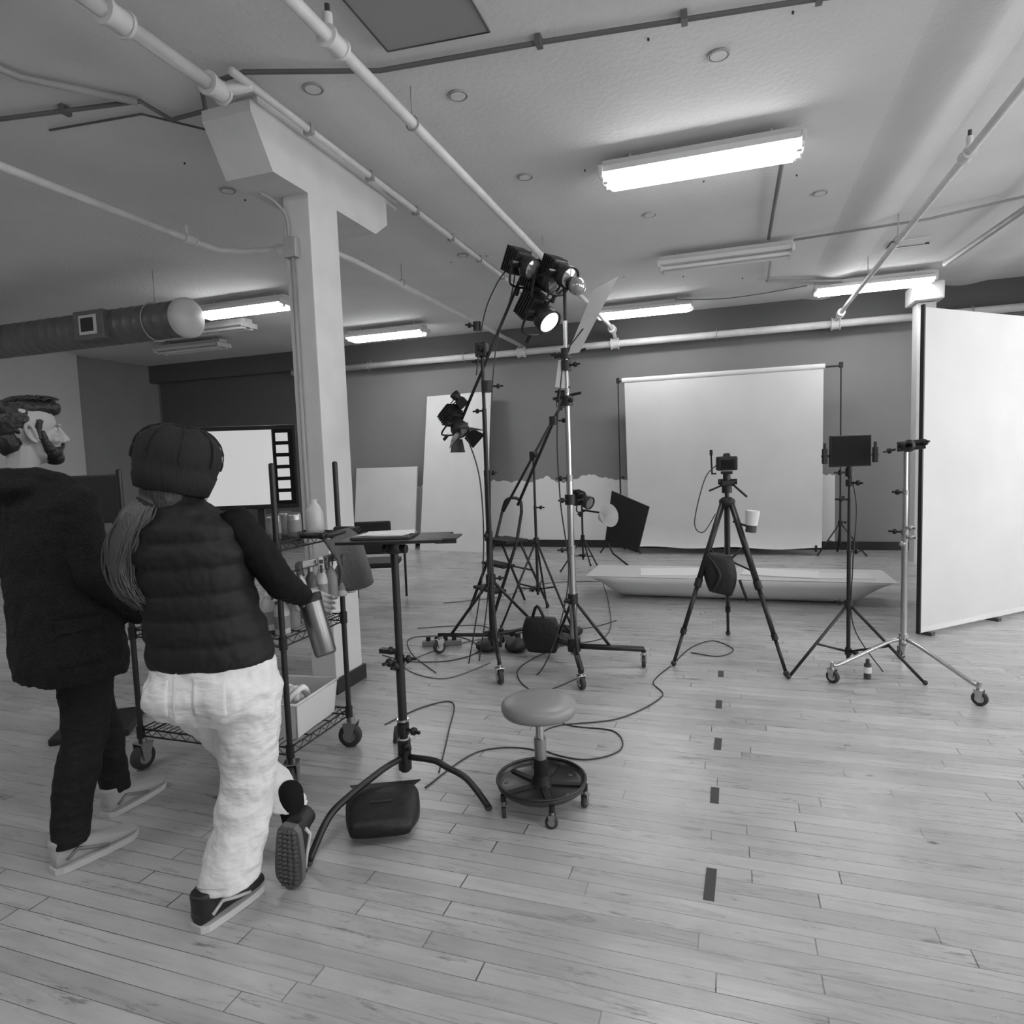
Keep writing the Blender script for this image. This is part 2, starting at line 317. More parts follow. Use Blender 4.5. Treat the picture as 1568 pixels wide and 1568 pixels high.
for k in range(24):
    x=random.uniform(-4,2.6); y=random.uniform(3.2,9); mb.cyl((x,y,3.6),(x,y,3.588),0.006,DARK,seg=8)
mb.done('ceiling_screws')
mb=MB(); mb.prism([(-1.63,2.3,3.6),(-1.1,2.3,3.6),(-1.1,3.17,3.6),(-1.63,3.12,3.6)],(0,0,-0.03),mat('hatch_grey',0.3,0.4))
mb.tube([(-1.63,2.3,3.57),(-1.1,2.3,3.57),(-1.1,3.17,3.57),(-1.63,3.12,3.57)],0.006,DARK,closed=True,seg=6); mb.done('ceiling_access_hatch')
mb=MB(); mb.box((1.8,8.1,3.59),(0.35,0.03,0.02),DARK); mb.box((1.6,8.0,3.59),(0.03,0.25,0.02),DARK); mb.box((1.78,7.98,3.592),(0.3,0.22,0.012),CEILM); mb.done('ceiling_air_vent')
mb=MB(); DUCT=mat('galvanized_duct',0.13,0.45,0.2,nscale=10,namt=0.12)
prof=[]; x=0
while x<5.2: prof+= [(0.185,x),(0.185,x+0.12),(0.1875,x+0.125),(0.1875,x+0.13)]; x+=0.135
mb.lathe(prof,(-10.6,5.5,3.07),DUCT,axis=(1,0,0),seg=32)
mb.lathe([(0.18,0),(0.205,0.05),(0.2,0.12),(0.14,0.16),(0.0,0.175)],(-5.42,5.5,3.07),FIXW,axis=(1,0,0),seg=32)
mb.box((-6.45,5.36,3.07),(0.42,0.16,0.3),DUCT,bev=0.008); mb.box((-6.45,5.275,3.07),(0.24,0.012,0.2),FIXW); mb.box((-6.45,5.266,3.07),(0.17,0.01,0.14),BLACK)
for x in(-9,-5.75): mb.tube([(x,5.5+.2*math.cos(a),3.07+.2*math.sin(a)) for a in [i*math.pi/10 for i in range(20)]],0.006,PIPEG,closed=True,seg=6); mb.cyl((x,5.5,3.27),(x,5.5,3.6),0.006,PIPEG)
mb.done('hvac_duct')
# ---------------------------------------------------------------- fluorescents
def fluor(x,y,lit=True,w=1.32,d=0.3,z=3.42):
    mb=MB()
    mb.box((x,y,z+0.10),(w*0.98,d*0.55,0.07),FIXW,bev=0.01)
    mb.prism([(x-w/2,y-d/2,z+0.07),(x-w/2,y-d/2+.01,z+0.035),(x-w/2,y+d/2-.01,z+0.035),(x-w/2,y+d/2,z+0.07)],(w,0,0),FIXW)
    for sx in(-1,1): mb.box((x+sx*(w/2-0.012),y,z+0.045),(0.03,d*1.03,0.07),FIXW,bev=0.006)
    for sy in(-1,1):
        if not lit: mb.cyl((x-w/2+.04,y+sy*d*0.23,z+0.01),(x+w/2-.04,y+sy*d*0.23,z+0.01),0.019,WHITE,seg=14)
        for sx in(-1,1): mb.box((x+sx*(w/2-.035),y+sy*d*0.23,z+0.01),(0.03,0.04,0.05),FIXW)
    if lit:
        mb.prism([(x-w/2+.06,y-d*.46,z+0.05),(x-w/2+.06,y-d*.42,z+0.0),(x-w/2+.06,y-d*.3,z-.02),(x-w/2+.06,y+d*.3,z-.02),(x-w/2+.06,y+d*.42,z+0.0),(x-w/2+.06,y+d*.46,z+0.05)],(w-.12,0,0),TUBE)
    for sx in(-.7,.7): mb.cyl((x+sx*w/2,y,z+.12),(x+sx*w/2,y,3.6),0.008,FIXW)
    return mb.done('fluorescent_ceiling_light')
for a in [(-.2,4.82),(-1.13,9.3),(1.65,9.22),(-5.7,6.8),(-5.0,9.1),(-.2,0.6),(-3.6,0.2),(2.6,1.0),(3.8,5.2),(-7.5,2.2)]: fluor(*a)  # visible fixtures first; the rest, out of view, are added as fill light
fluor(-.06,7.28,False); fluor(-8.3,8.6,False); fluor(-7.2,7.6,False,1.8)
# ---------------------------------------------------------------- stand helpers
def caster(mb,p,r=0.04,ang=0,wm=RUBBER,hm=CHROME):
    p=V(p); d=V((math.cos(ang),math.sin(ang),0)); n=V((-d.y,d.x,0))
    c=V((p.x,p.y,r)); mb.lathe([(r*0.55,-r*.33),(r*.96,-r*.30),(r,-r*.15),(r,r*.15),(r*.96,r*.30),(r*.55,r*.33)],c,wm,axis=n,seg=20)
    mb.cyl(c-n*r*.36,c+n*r*.36,r*.55,hm,seg=16); mb.cyl(c-n*r*.5,c+n*r*.5,r*.14,hm)
    for sg in(-1,1):
        mb.prism([c+n*sg*r*.44+V(q) for q in [d*r*.25+V((0,0,-r*.2)),d*r*.7+V((0,0,r*1.15)),-d*r*.45+V((0,0,r*1.15)),-d*r*.25+V((0,0,-r*.2))]],n*sg*r*.08,hm)
    top=c+d*r*.15+V((0,0,r*1.15)); mb.box(top,(r*1.1,r*1.1,r*.12),hm,rot=rotz(math.degrees(ang)),bev=r*.04); mb.cyl(top,top+V((0,0,r*.5)),r*.3,hm)
    return top+V((0,0,r*.5))
def knob(mb,p,d,m=BLACKP,r=0.018):
    p=V(p); d=V(d).normalized(); mb.cyl(p,p+d*0.03,0.007,m); mb.lathe([(0.008,0),(r,0.004),(r,0.018),(0.006,0.024)],p+d*0.028,m,axis=d,seg=10)
    x,y,_=frame(d); mb.box(p+d*0.05,(0.012,0.012,0.05),m,rot=Matrix((x,y,d)).transposed())
def clampk(mb,p,r=0.03,m=BLACK):
    p=V(p); mb.cyl(p-V((0,0,r)),p+V((0,0,r)),r*1.05,m); a=random.uniform(0,6.28); knob(mb,p+V((math.cos(a)*r,math.sin(a)*r,0)),(math.cos(a),math.sin(a),0))
def lamp(mb,p,d,s=1.0,lit=False,doors=False):
    p=V(p); x,y,f=frame(d)
    R=Matrix((x,y,f)).transposed()
    mb.box(p-f*0.10*s,(0.13*s,0.15*s,0.14*s),BLACKP,rot=R,bev=0.015*s)
    for i in range(5): mb.box(p-f*(0.15-0.022*i)*s,(0.145*s,0.165*s,0.008*s),BLACK,rot=R)
    mb.lathe([(0.055*s,-0.03*s),(0.06*s,0),(0.075*s,0.03*s),(0.078*s,0.10*s),(0.07*s,0.10*s),(0.066*s,0.085*s)],p,BLACK,axis=f,seg=22)
    mb.lathe([(0.07*s,0.088*s),(0.045*s,0.10*s),(0.0,0.106*s)],p,LIT if lit else GLASS,axis=f,seg=22)
    yk=[p+x*0.1*s,p+x*0.105*s-y*0.06*s,p+x*0.08*s-y*0.13*s,p-y*0.145*s,p-x*0.08*s-y*0.13*s,p-x*0.105*s-y*0.06*s,p-x*0.1*s]
    mb.tube(yk,0.008*s,BLACK,smooth=4,seg=6)
    for sg in(-1,1): mb.cyl(p+x*sg*0.06*s,p+x*sg*0.125*s,0.02*s,BLACKP)
    mb.cyl(p-y*0.145*s,p-y*0.2*s,0.014*s,BLACK)
    if doors:
        for dv,sd in((y,x),(-y,x),(x,y),(-x,y)):
            a=p+f*0.1*s+dv*0.075*s; b=a+f*0.09*s+dv*0.07*s
            n=(b-a).cross(sd).normalized()
            mb.prism([a-sd*0.06*s,a+sd*0.06*s,b+sd*0.09*s,b-sd*0.09*s],n*0.004,BLACK)
def pole(mb,x,y,z0,z1,r,m,secs=(),cl=BLACK):
    zs=[z0]+list(secs)+[z1]
    for i in range(len(zs)-1):
        rr=r*(1-0.16*i); mb.cyl((x,y,zs[i]),(x,y,zs[i+1]),rr,m)
        if i: clampk(mb,(x,y,zs[i]),rr*1.25,cl)
# ---------------------------------------------------------------- stand A (black roller stand with boom)
mb=MB(); ax,ay=-1.69,4.45
for ex,ey in((-1.48,4.0),(-2.18,4.55),(-1.41,5.02)):
    t=caster(mb,(ex,ey,0),0.05,random.uniform(0,3)); 
    mb.tube([t,V((ex,ey,0.15)),V((ax,ay,0.2)).lerp(V((ex,ey,0.16)),0.05)],0.014,BLACK)
    d=V((ex-ax,ey-ay,0)); mb.tube([V((ax,ay,0.62)),V((ax,ay,0))+d*0.75+V((0,0,0.17))],0.012,BLACK)
clampk(mb,(ax,ay,0.62),0.035); clampk(mb,(ax,ay,0.2),0.035)
pole(mb,ax,ay,0.12,2.26,0.024,BLACK,(0.95,1.4,1.85))
bm0=V((-1.88,4.41,1.74)); bm1=V((-1.36,4.53,2.86)); bd=(bm1-bm0).normalized()
mb.tube([bm0,bm1],0.011,BLACK); mb.box((ax,ay,2.28),(0.08,0.08,0.1),BLACK,bev=0.01); knob(mb,(ax,ay-.04,2.28),(0.3,-1,0)); knob(mb,(ax,ay,2.2),(-1,-.2,0)); clampk(mb,(ax+.03,ay,2.02),0.04); clampk(mb,(ax-.03,ay,2.45),0.03)
lamp(mb,bm0+V((0,-.03,0.02)),(0.55,-.2,-.75),0.85,doors=True)
lamp(mb,(-1.88,4.42,1.95),(-0.5,-.1,.6),0.45)
lamp(mb,bm1+V((0.0,-.03,-0.02)),(0.5,-.3,-.35),1.05)
lamp(mb,bm1+V((0.13,-.02,-0.13)),(0.75,-.25,-.35),1.0)
lamp(mb,bm1+V((0.10,-.02,-0.36)),(0.65,-.35,-.65),1.15,lit=True)
mb.tube([bm1,bm1+V((0.05,0,-.35)),bm1+V((0.27,0,-.2))],0.012,BLACK)
for q in ([bm1+V((-.07,0,.05)),bm1+V((-.12,0,-.2)),V((-1.58,4.45,2.3)),V((-1.63,4.4,1.7)),V((-1.66,4.41,1.1)),V((-1.7,4.4,0.5)),V((-1.78,4.38,0.02))],
          [bm1+V((-.1,0,0.02)),bm1+V((-.22,0,-.1)),V((-1.66,4.43,2.5)),V((-1.72,4.4,2.1))],
          [bm0,bm0+V((.08,0,-.12)),V((-1.72,4.4,1.3)),V((-1.73,4.4,.7)),V((-1.83,4.3,0.02))]): mb.tube(q,0.005,CABLE,smooth=8,seg=6)
mb.done('boom_light_stand')
# ---------------------------------------------------------------- stand B (silver combo stand)
mb=MB(); bx,by=-1.07,4.43
for ex,ey in((-0.93,4.02),(-0.60,4.55),(-1.40,4.78)):
    t=caster(mb,(ex,ey,0),0.042,random.uniform(0,3)); mb.tube([t,V((ex,ey,0.13)),V((bx,by,0.16))],0.02,BLACK,seg=8)
    mb.tube([V((bx,by,0.5)),V((bx,by,0.14)).lerp(V((ex,ey,0.13)),0.55)],0.011,BLACK)
clampk(mb,(bx,by,0.17),0.045); clampk(mb,(bx,by,0.5),0.035)
pole(mb,bx,by,0.1,2.42,0.027,CHROME,(0.85,1.35,1.95),STEEL)
for z in(1.88,2.12,2.2,1.2): clampk(mb,(bx,by,z),0.035)
mb.cyl((bx-.1,by,1.9),(bx+.1,by,1.93),0.01,BLACK); mb.cyl((bx-.08,by,2.18),(bx+.14,by,2.22),0.01,BLACK)
mb.cyl((bx,by,2.3),(bx,by+.02,2.72),0.012,BLACK)
lamp(mb,(bx-.02,by+.02,2.74),(0.7,-.45,-.5),1.0)
mb.ball((bx+.1,by-.04,2.63),0.06,GLASS); mb.cyl((bx+.03,by,2.68),(bx+.08,by-.03,2.645),0.035,BLACK,r2=0.05)
mb.tube([(bx-.45,by+.2,1.15),(bx-.1,by,1.75),(bx+.02,by,1.98)],0.011,BLACK); clampk(mb,(bx-.1,by,1.75),0.03)
mb.tube([V((bx,by,2.3)),V((bx-.06,by-.06,1.7)),V((bx-.07,by,1.2)),V((bx-.02,by-.05,.6)),V((bx-.2,by-.2,.02)),V((bx-.5,by-.25,.01))],0.005,CABLE,smooth=8,seg=6)
mb.done('combo_light_stand')
mb=MB(); c0=V((-1.05,4.40,2.19)); c1=V((-.96,4.36,2.19)); c2=V((-.72,4.55,2.70)); c3=V((-.90,4.6,2.64))
mb.prism([c0,c1,c2,c3],V((-.004,.006,.004)),FLATM); mb.cyl((-1.06,4.43,2.22),(-.95,4.46,2.36),0.008,BLACK)
mb.prism([(-1.15,4.42,1.98),(-1.05,4.42,1.96),(-1.06,4.42,2.16),(-1.12,4.42,2.16)],(0,.006,0),WBOARD)
mb.done('bounce_card')
def tripod_stand(mb,x,y,feet,zj,zb,ztop,r=0.013,m=BLACK,lr=0.01):
    for fx,fy in feet:
        f=V((fx,fy,0.012)); mb.tube([V((x,y,zj)),f],lr,m,seg=8); mb.ball(f+V((0,0,.006)),0.016,RUBBER,seg=8,rings=6)
        mb.tube([V((x,y,zb)),V((x,y,zj)).lerp(f,0.55)],lr*.8,m,seg=6)
    clampk(mb,(x,y,zj),r*1.9,m); clampk(mb,(x,y,zb),r*1.6,m)
    pole(mb,x,y,zb-.05,ztop,r,m,(zj+.35,zj+.7) if ztop>zj+.9 else (zj+.3,),m)
mb=MB(); tripod_stand(mb,-1.69,5.65,((-1.95,5.35),(-1.35,5.5),(-1.75,6.15)),0.75,0.3,1.55)
mb.tube([(-1.98,5.6,1.02),(-1.69,5.65,1.52),(-1.42,5.7,1.98)],0.012,BLACK); clampk(mb,(-1.69,5.65,1.52),0.035); lamp(mb,(-1.42,5.7,2.0),(0.3,-.6,-.4),0.5)
mb.done('tripod_light_stand')
# small folding stepladder, rails meeting in a handle loop
mb=MB(); c=V((-2.12,6.05,0)); R=rotz(-38)
for sx in(-1,1):
    mb.tube([c+R@V((sx*.22,-.32,.012)),c+R@V((sx*.19,.0,.70)),c+R@V((sx*.17,.08,.98))],.016,BLACK)
    mb.tube([c+R@V((sx*.21,.34,.012)),c+R@V((sx*.18,.03,.72))],.013,BLACK)
mb.tube([c+R@V((-.17,.08,.98)),c+R@V((-.13,.10,1.08)),c+R@V((0,.11,1.11)),c+R@V((.13,.10,1.08)),c+R@V((.17,.08,.98))],.016,BLACK,smooth=4)
for z,yv in((.24,-.215),(.47,-.105),(.70,0.0)): mb.box(c+R@V((0,yv,z)),(.40,.14 if z<.6 else .26,.03),BLACKP,rot=R,bev=.006)
mb.cyl(c+R@V((-.2,.26,.2)),c+R@V((.2,.26,.2)),.01,BLACK); mb.cyl(c+R@V((-.19,.17,.4)),c+R@V((.19,.17,.4)),.01,BLACK)
mb.done('stepladder')
def sandbag(name,c,rz,s=1.0,z0=0):
    mb=MB()
    for sg in(-1,1):
        rot=rotz(rz); mb.loft([(V(c)+rot@V((sg*(0.03+0.17*t)*s,0,0))+V((0,0,z0+0.045*s)),rot@V((0,(0.09+.02*math.sin(3*t))*s*(1-abs(2*t-1)**6*.5),0)),V((0,0,0.045*s*(0.35+0.65*math.sin(math.pi*min(max(t,.08),.92)))))) for t in [i/8 for i in range(9)]],NYLON,seg=16,pw=2.6)
    mb.tube([V(c)+rotz(rz)@V((0,-.07*s,0))+V((0,0,.05*s)),V(c)+V((0,0,.12*s)),V(c)+rotz(rz)@V((0,.07*s,0))+V((0,0,.05*s))],0.012*s,NYLON,smooth=5)
    return mb.done(name)
sandbag('sandbag',(-1.72,4.72,0),10,1.0); sandbag('sandbag',(-1.32,5.12,0),80,1.0)
mb=MB(); mb.loft([(V((-1.36,4.60,.05+.26*t)),V((.13*(.85+.3*math.sin(3*t)),0,0)),V((0,.06*(.5+.5*math.sin(math.pi*(.1+.8*t))),0))) for t in [i/8 for i in range(9)]],NYLON,pw=2.5); mb.tube([(-1.43,4.60,.29),(-1.38,4.58,.4),(-1.32,4.58,.29)],.012,NYLON,smooth=5); mb.done('gear_pouch')
mb=MB()
for (x,y,rz) in((-2.25,4.75,20),(-1.75,5.0,-30)):
    mb.box((x,y,0.022),(0.32,0.055,0.044),LABEL,rot=rotz(rz),bev=0.006)
    for k in range(4): mb.box(V((x,y,0.06))+rotz(rz)@V((-.11+k*.07,0,0)),(0.035,0.035,0.04),BLACKP,rot=rotz(rz),bev=0.004)
mb.done('power_strip')
def cable(pts,m=CABLE,r=0.0038):
    mb=MB(); mb.tube([V((x,y,r+0.0005)) for x,y in pts],r,m,smooth=10,seg=6); return mb.done('floor_cable')
cable([(-.42,4.6),(-.5,4.25),(-.42,4.0),(-.62,3.6),(-.95,3.4),(-.98,3.15),(-.72,3.05),(-.55,3.2),(-.62,3.42),(-.9,3.45),(-1.1,3.7)])
cable([(-1.35,2.6),(-1.25,3.0),(-1.0,3.1),(-.85,2.95),(-.85,2.72)])
cable([(-1.35,2.75),(-1.5,3.2),(-1.65,3.6),(-1.8,3.5),(-1.9,3.2)])
cable([(-.4,4.7),(-.3,5.1),(-.15,5.3),(.0,5.1),(-.1,4.9),(-.3,4.95)])
cable([(-2.0,4.1),(-2.4,4.5),(-2.6,4.9),(-2.2,5.0),(-1.9,4.7),(-2.0,4.4),(-2.3,4.3),(-2.6,4.4)])
cable([(-2.7,5.2),(-2.2,5.4),(-1.9,5.2),(-1.6,5.3),(-1.2,5.5),(-1.0,5.8)])
cable([(-1.7,4.4),(-1.9,4.0),(-2.3,4.2),(-2.2,4.7),(-1.9,5.1)],CABLEG)
cable([(-1.0,4.2),(-1.2,3.9),(-1.45,4.3),(-1.3,4.9),(-1.0,5.3),(-1.2,6.5),(-1.6,8.1)])
cable([(-2.9,6.2),(-2.4,6.6),(-2.1,7.4),(-1.5,7.6)],CABLEG)
# ---------------------------------------------------------------- small lamp stand with black flag
mb=MB(); tripod_stand(mb,-1.85,8.3,((-2.12,8.15),(-1.58,8.1),(-1.83,8.65)),0.45,0.2,1.0)
lamp(mb,(-1.80,8.2,0.93),(0.8,-.4,-.3),1.1); mb.cyl((-1.85,8.3,.8),(-1.25,8.2,.72),0.012,BLACK)
mb.prism([(-1.43,8.15,1.05),(-.97,8.1,0.85),(-1.12,8.1,0.28),(-1.53,8.15,0.42)],(0.01,0.02,0),BLACK)
mb.lathe([(0.05,0),(0.15,0.16),(0.145,0.16),(.05,.02)],(-1.56,8.08,0.72),FIXW,axis=(0.75,-.6,.25),seg=20)
mb.tube([(-1.5,8.12,.42),(-1.44,8.2,.25),(-1.24,8.3,.06)],0.012,BLACK)
mb.done('lamp_with_flag')
# ---------------------------------------------------------------- backdrop
mb=MB(); SEAM=mat('seamless_paper',0.62,0.8,nscale=1.5,namt=0.03)
z1=2.58
pts=[(9.97,z1),(9.96,1.8),(9.95,1.0),(9.93,0.4),(9.9,0.16),(9.85,0.10)]
nx=26; vs=[]
for j,(y,z) in enumerate(pts):
    for i in range(nx+1):
        t=i/nx; x=-1.52+2.72*t+(0.05*(j/5.0) if t<.5 else -0.03*(j/5.0))*abs(2*t-1)
        vs.append((x,y+0.012*math.sin(t*9+j)*(j/5),z+(0.015*math.sin(t*14) if j==5 else 0)))
mb.add(vs,[(j*(nx+1)+i,j*(nx+1)+i+1,(j+1)*(nx+1)+i+1,(j+1)*(nx+1)+i) for j in range(5) for i in range(nx)],SEAM)
mb.cyl((-1.56,10.0,z1+0.02),(1.22,10.0,z1+0.02),0.045,SEAM,seg=18); mb.cyl((-1.62,10.0,z1+0.02),(1.42,10.0,z1+0.02),0.014,BLACK)
for sx,px in((-1,-1.62),(1,1.42)):
    feet=((px-.3,9.85),(px+.3,9.85),(px,10.25)); tripod_stand(mb,px,10.0,feet,0.45,0.15,z1+.04,0.014)
    mb.box((px,10.0,z1+0.03),(0.05,0.05,0.08),BLACK,bev=0.006)
for x in(-1.38,-.1,1.1): mb.box((x,9.88,0.1),(0.03,0.05,0.09),BLACK,bev=0.005)
mb.done('paper_backdrop')
# ---------------------------------------------------------------- white scoop: thin sheet with upturned ends and curled front/back lips
mb=MB(); SC=mat('scoop_white',0.62,0.5)
n=40; m2=16; vs=[]; RIM=.25
for i in range(n+1):
    t=-1+2*i/n; a=abs(t); e=max(0.0,(a-0.78)/0.22)
    for j in range(m2+1):
        v=j/m2; w=0.36; q=2*v-1; rise=abs(q)**2.6
        zb=0.012+(RIM-.012)*(e**.95); z=zb+(RIM-zb)*rise
        vs.append((-0.02+t*1.44,6.95+w*q,z))
fs=[(i*(m2+1)+j,i*(m2+1)+j+1,(i+1)*(m2+1)+j+1,(i+1)*(m2+1)+j) for i in range(n) for j in range(m2)]
mb.add(vs,fs,SC)
o=mb.done('curved_scoop_tray',fix=False); so=o.modifiers.new('s','SOLIDIFY'); so.thickness=0.006; so.offset=1
mb=MB()
for c,s_,r in(((-.55,6.93,RIM+.010),(.75,.42,.004),8),((.45,6.98,RIM+.012),(.7,.4,.004),-10)): mb.box(c,s_,PAPER,rot=rotz(r))
mb.box((1.0,6.9,RIM+.010),(.5,.3,.006),WHITE,rot=rotz(5))
mb.box((-.02,6.95,RIM+.004),(2.86,0.70,0.004),SC)
mb.done('paper_sheets')
# ---------------------------------------------------------------- white boards
def board(x0,y0,x1,y1,h,lean,th=0.03):
    mb=MB(); d=V((x1-x0,y1-y0,0)).normalized(); n=V((-d.y,d.x,0))
    top=n*lean+V((0,0,h)); a=V((x0,y0,0));b=V((x1,y1,0)); mb.prism([a,b,b+top,a+top],n*th,WBOARD)
    return mb
board(-5.05,9.95,-3.80,9.80,2.62,0.45).done('foam_board')
board(-6.5,10.2,-5.2,10.05,1.42,0.2).done('foam_board')
mb=MB(); a=V((1.38,5.74,0.0)); b=V((3.0,7.23,0.0)); d=(b-a).normalized(); n=V((-d.y,d.x,0))
mb.prism([a+V((0,0,.03)),b+V((0,0,.03)),b+V((0,0,2.52)),a+V((0,0,2.52))],n*0.02,FLATM)
mb.box(a+d*-0.006+n*0.008+V((0,0,1.28)),(0.014,0.03,2.52),BLACK,rot=rotz(math.degrees(math.atan2(d.y,d.x))))
mb.prism([a+V((0,0,.03))-n*.004,b+V((0,0,.03))-n*.004,b+V((0,0,.07))-n*.004,a+V((0,0,.07))-n*.004],n*0.004,WHITE)
for t in(.1,.95,1.7): p=a+d*t+n*.02; mb.box(p+V((0,0,.015)),(.05,.12,.03),DARK,rot=rotz(45))
mb.done('rolling_white_flat')
# ---------------------------------------------------------------- camera tripod
mb=MB(); tx,ty=-.035,4.9
for fx,fy in((-.40,4.62),(.33,4.56),(-.04,5.5)):
    f=V((fx,fy,0.02)); top=V((tx,ty,1.13))+V((fx-tx,fy-ty,0))*0.08; mid=top.lerp(f,0.5)
    dd=(f-top).normalized()
    mb.tube([top,mid],0.021,BLACK); mb.tube([mid,top.lerp(f,.8)],0.016,BLACK); mb.tube([top.lerp(f,.8),f],0.012,BLACK)
    mb.cyl(mid-dd*.03,mid+dd*.03,0.026,BLACKP); mb.cyl(top.lerp(f,.8)-dd*.02,top.lerp(f,.8)+dd*.02,0.021,BLACKP); mb.ball(f,0.02,RUBBER,seg=10,rings=6)
    mb.tube([V((tx,ty,0.72)),top.lerp(f,.42)],0.007,BLACK)
mb.cyl((tx,ty,.68),(tx,ty,1.22),0.015,BLACK); mb.lathe([(.03,0),(.055,.01),(.055,.05),(.03,.07)],(tx,ty,1.1),BLACKP)
mb.cyl((tx,ty,1.2),(tx,ty,1.25),.035,BLACK); mb.box((tx,ty,1.27),(.09,.07,.04),BLACKP,bev=.008,rot=rotz(15)); mb.cyl((tx-.06,ty,1.28),(tx+.07,ty,1.28),.02,BLACK); mb.cyl((tx,ty,1.26),(tx,ty,1.34),.026,BLACK); mb.box((tx,ty,1.345),(.08,.08,.02),BLACKP,bev=.004)
mb.tube([(tx+.02,ty,1.28),(tx+.13,ty-.12,1.18)],0.008,BLACK); mb.tube([(tx-.02,ty,1.26),(tx-.12,ty-.05,1.22)],0.007,BLACK)
R=rotz(12)
mb.box((tx,ty,1.41),(.14,.075,.10),BLACKP,rot=R,bev=.012); mb.box((tx,ty,1.468),(.05,.06,.03),BLACKP,rot=R,bev=.006,taper=.7); mb.lathe([(.04,0),(.042,.05),(.038,.11),(.03,.112)],V((tx,ty+.03,1.405)),BLACK,axis=R@V((0,1,0))); mb.box(V((tx,ty,1.41))+R@V((0,-.042,-.005)),(.085,.008,.06),DGLASS,rot=R)
mb.tube([(tx-.1,ty,1.34),(tx-.105,ty,1.47)],.006,BLACK); mb.tube([(tx-.07,ty,1.34),(tx-.105,ty,1.34)],.006,BLACK); mb.box((tx-.105,ty,1.49),(.02,.03,.04),BLACKP)
mb.tube([(tx-.07,ty-.02,1.4),(tx-.15,ty-.06,1.3),(tx-.22,ty-.1,1.0),(tx-.16,ty-.1,.93),(tx-.08,ty-.02,1.05)],.004,CABLE,smooth=7,seg=6)
mb.cyl((tx+.16,ty-.1,.98),(tx+.17,ty-.1,1.08),.04,WHITE,r2=.048); mb.cyl((tx+.155,ty-.1,.93),(tx+.16,ty-.1,.98),.036,DARK); mb.tube([(tx+.04,ty-.05,1.0),(tx+.14,ty-.1,.97)],.008,BLACK)
mb.tube([(tx-.12,ty-.1,.82),(tx-.02,ty-.12,.72),(tx+.1,ty-.1,.82)],.008,BLACK,smooth=5)
rot=Matrix.Rotation(.2,3,'Y')
mb.loft([(V((tx-.05,ty-.13,.50+.28*t)),rot@V((.10*(.8+.35*math.sin(3.1*t)),0,0)),V((0,.05*(.5+.5*math.sin(math.pi*(.1+.8*t))),0))) for t in [i/8 for i in range(9)]],NYLON,pw=2.6)
mb.tube([(tx-.12,ty-.15,.76),(tx-.05,ty-.2,.64),(tx-.1,ty-.19,.52)],.012,NYLON,smooth=5); mb.tube([(tx+.08,ty-.14,.6),(tx+.13,ty-.14,.45)],.01,NYLON)
mb.done('camera_on_tripod')
# ---------------------------------------------------------------- monitor on stand
mb=MB(); mx,my=.735,4.8
tripod_stand(mb,mx,my,((.34,4.50),(1.13,4.56),(.8,5.25)),0.45,0.12,1.36,0.013)
R=rotz(14); mb.box((mx,my-.02,1.47),(.26,.03,.205),BLACK,rot=R,bev=.006); mb.box(V((mx,my-.02,1.47))+R@V((0,-.016,0)),(.245,.002,.19),DGLASS,rot=R)
for sg in(-1,1): mb.box(V((mx,my-.01,1.44))+R@V((sg*.16,0,0)),(.03,.03,.10),BLACKP,rot=R,bev=.006); mb.cyl(V((mx,my-.01,1.44))+R@V((sg*.12,0,0)),V((mx,my-.01,1.44))+R@V((sg*.18,0,0)),.008,BLACK); mb.box(V((mx,my-.01,1.50))+R@V((sg*.16,0,0)),(.014,.014,.05),BLACKP,rot=R)
mb.cyl((mx,my,1.3),(mx,my,1.37),.02,BLACK); clampk(mb,(mx,my,1.33),.025); clampk(mb,(mx,my,1.26),.022)
mb.tube([V((mx,my,1.35)),V((mx+.04,my-.02,1.1)),V((mx+.02,my-.02,.7)),V((mx+.03,my,.3)),V((mx+.2,my-.05,.01))],.004,CABLE,smooth=8,seg=6)
mb.done('video_monitor_on_stand')
# ---------------------------------------------------------------- chrome rolling c-stand
mb=MB(); rx,ry=1.03,4.66
for ex,ey in((.60,4.49),(1.33,4.27),(1.12,5.12)):
    t=caster(mb,(ex,ey,0),.042,random.uniform(0,3)); d=V((ex-rx,ey-ry,0)).normalized()
    mb.tube([V((rx,ry,.26))+d*.03,V((rx,ry,.24))+d*.12,V((ex,ey,.125))-d*.06,V((ex,ey,.115))],.013,CHROME,smooth=4); mb.cyl(t,V((ex,ey,.135)),.012,CHROME)
mb.cyl((rx,ry,.19),(rx,ry,.30),.028,CHROME); knob(mb,(rx,ry-.02,.25),(-.3,-1,0),STEEL)
pole(mb,rx,ry,.16,1.50,.019,CHROME,(.95,1.2),STEEL)
for z in(1.47,1.5): mb.cyl((rx-.05,ry,z),(rx+.1,ry-.02,z+.015),.016,BLACK)
mb.lathe([(.02,0),(.038,.004),(.038,.035),(.02,.04)],(rx,ry-.03,1.49),BLACK,axis=(0,-1,0)); knob(mb,(rx+.08,ry,1.5),(.4,-1,.2)); knob(mb,(rx-.06,ry,1.47),(-1,-.4,-.2)); mb.cyl((rx,ry,1.4),(rx,ry,1.5),.012,CHROME)
for z in(.98,.92,.88): knob(mb,(rx,ry-.01,z),(random.uniform(-1,1),-1,0),STEEL)
mb.done('chrome_c_stand')
mb=MB(); mb.cyl((.82,4.62,0),(.82,4.62,.1),.022,DARK); mb.cyl((.82,4.62,.04),(.82,4.62,.08),.024,WHITE); mb.cyl((.82,4.62,.1),(.82,4.62,.13),.012,DARK); mb.done('small_bottle')
mb=MB()
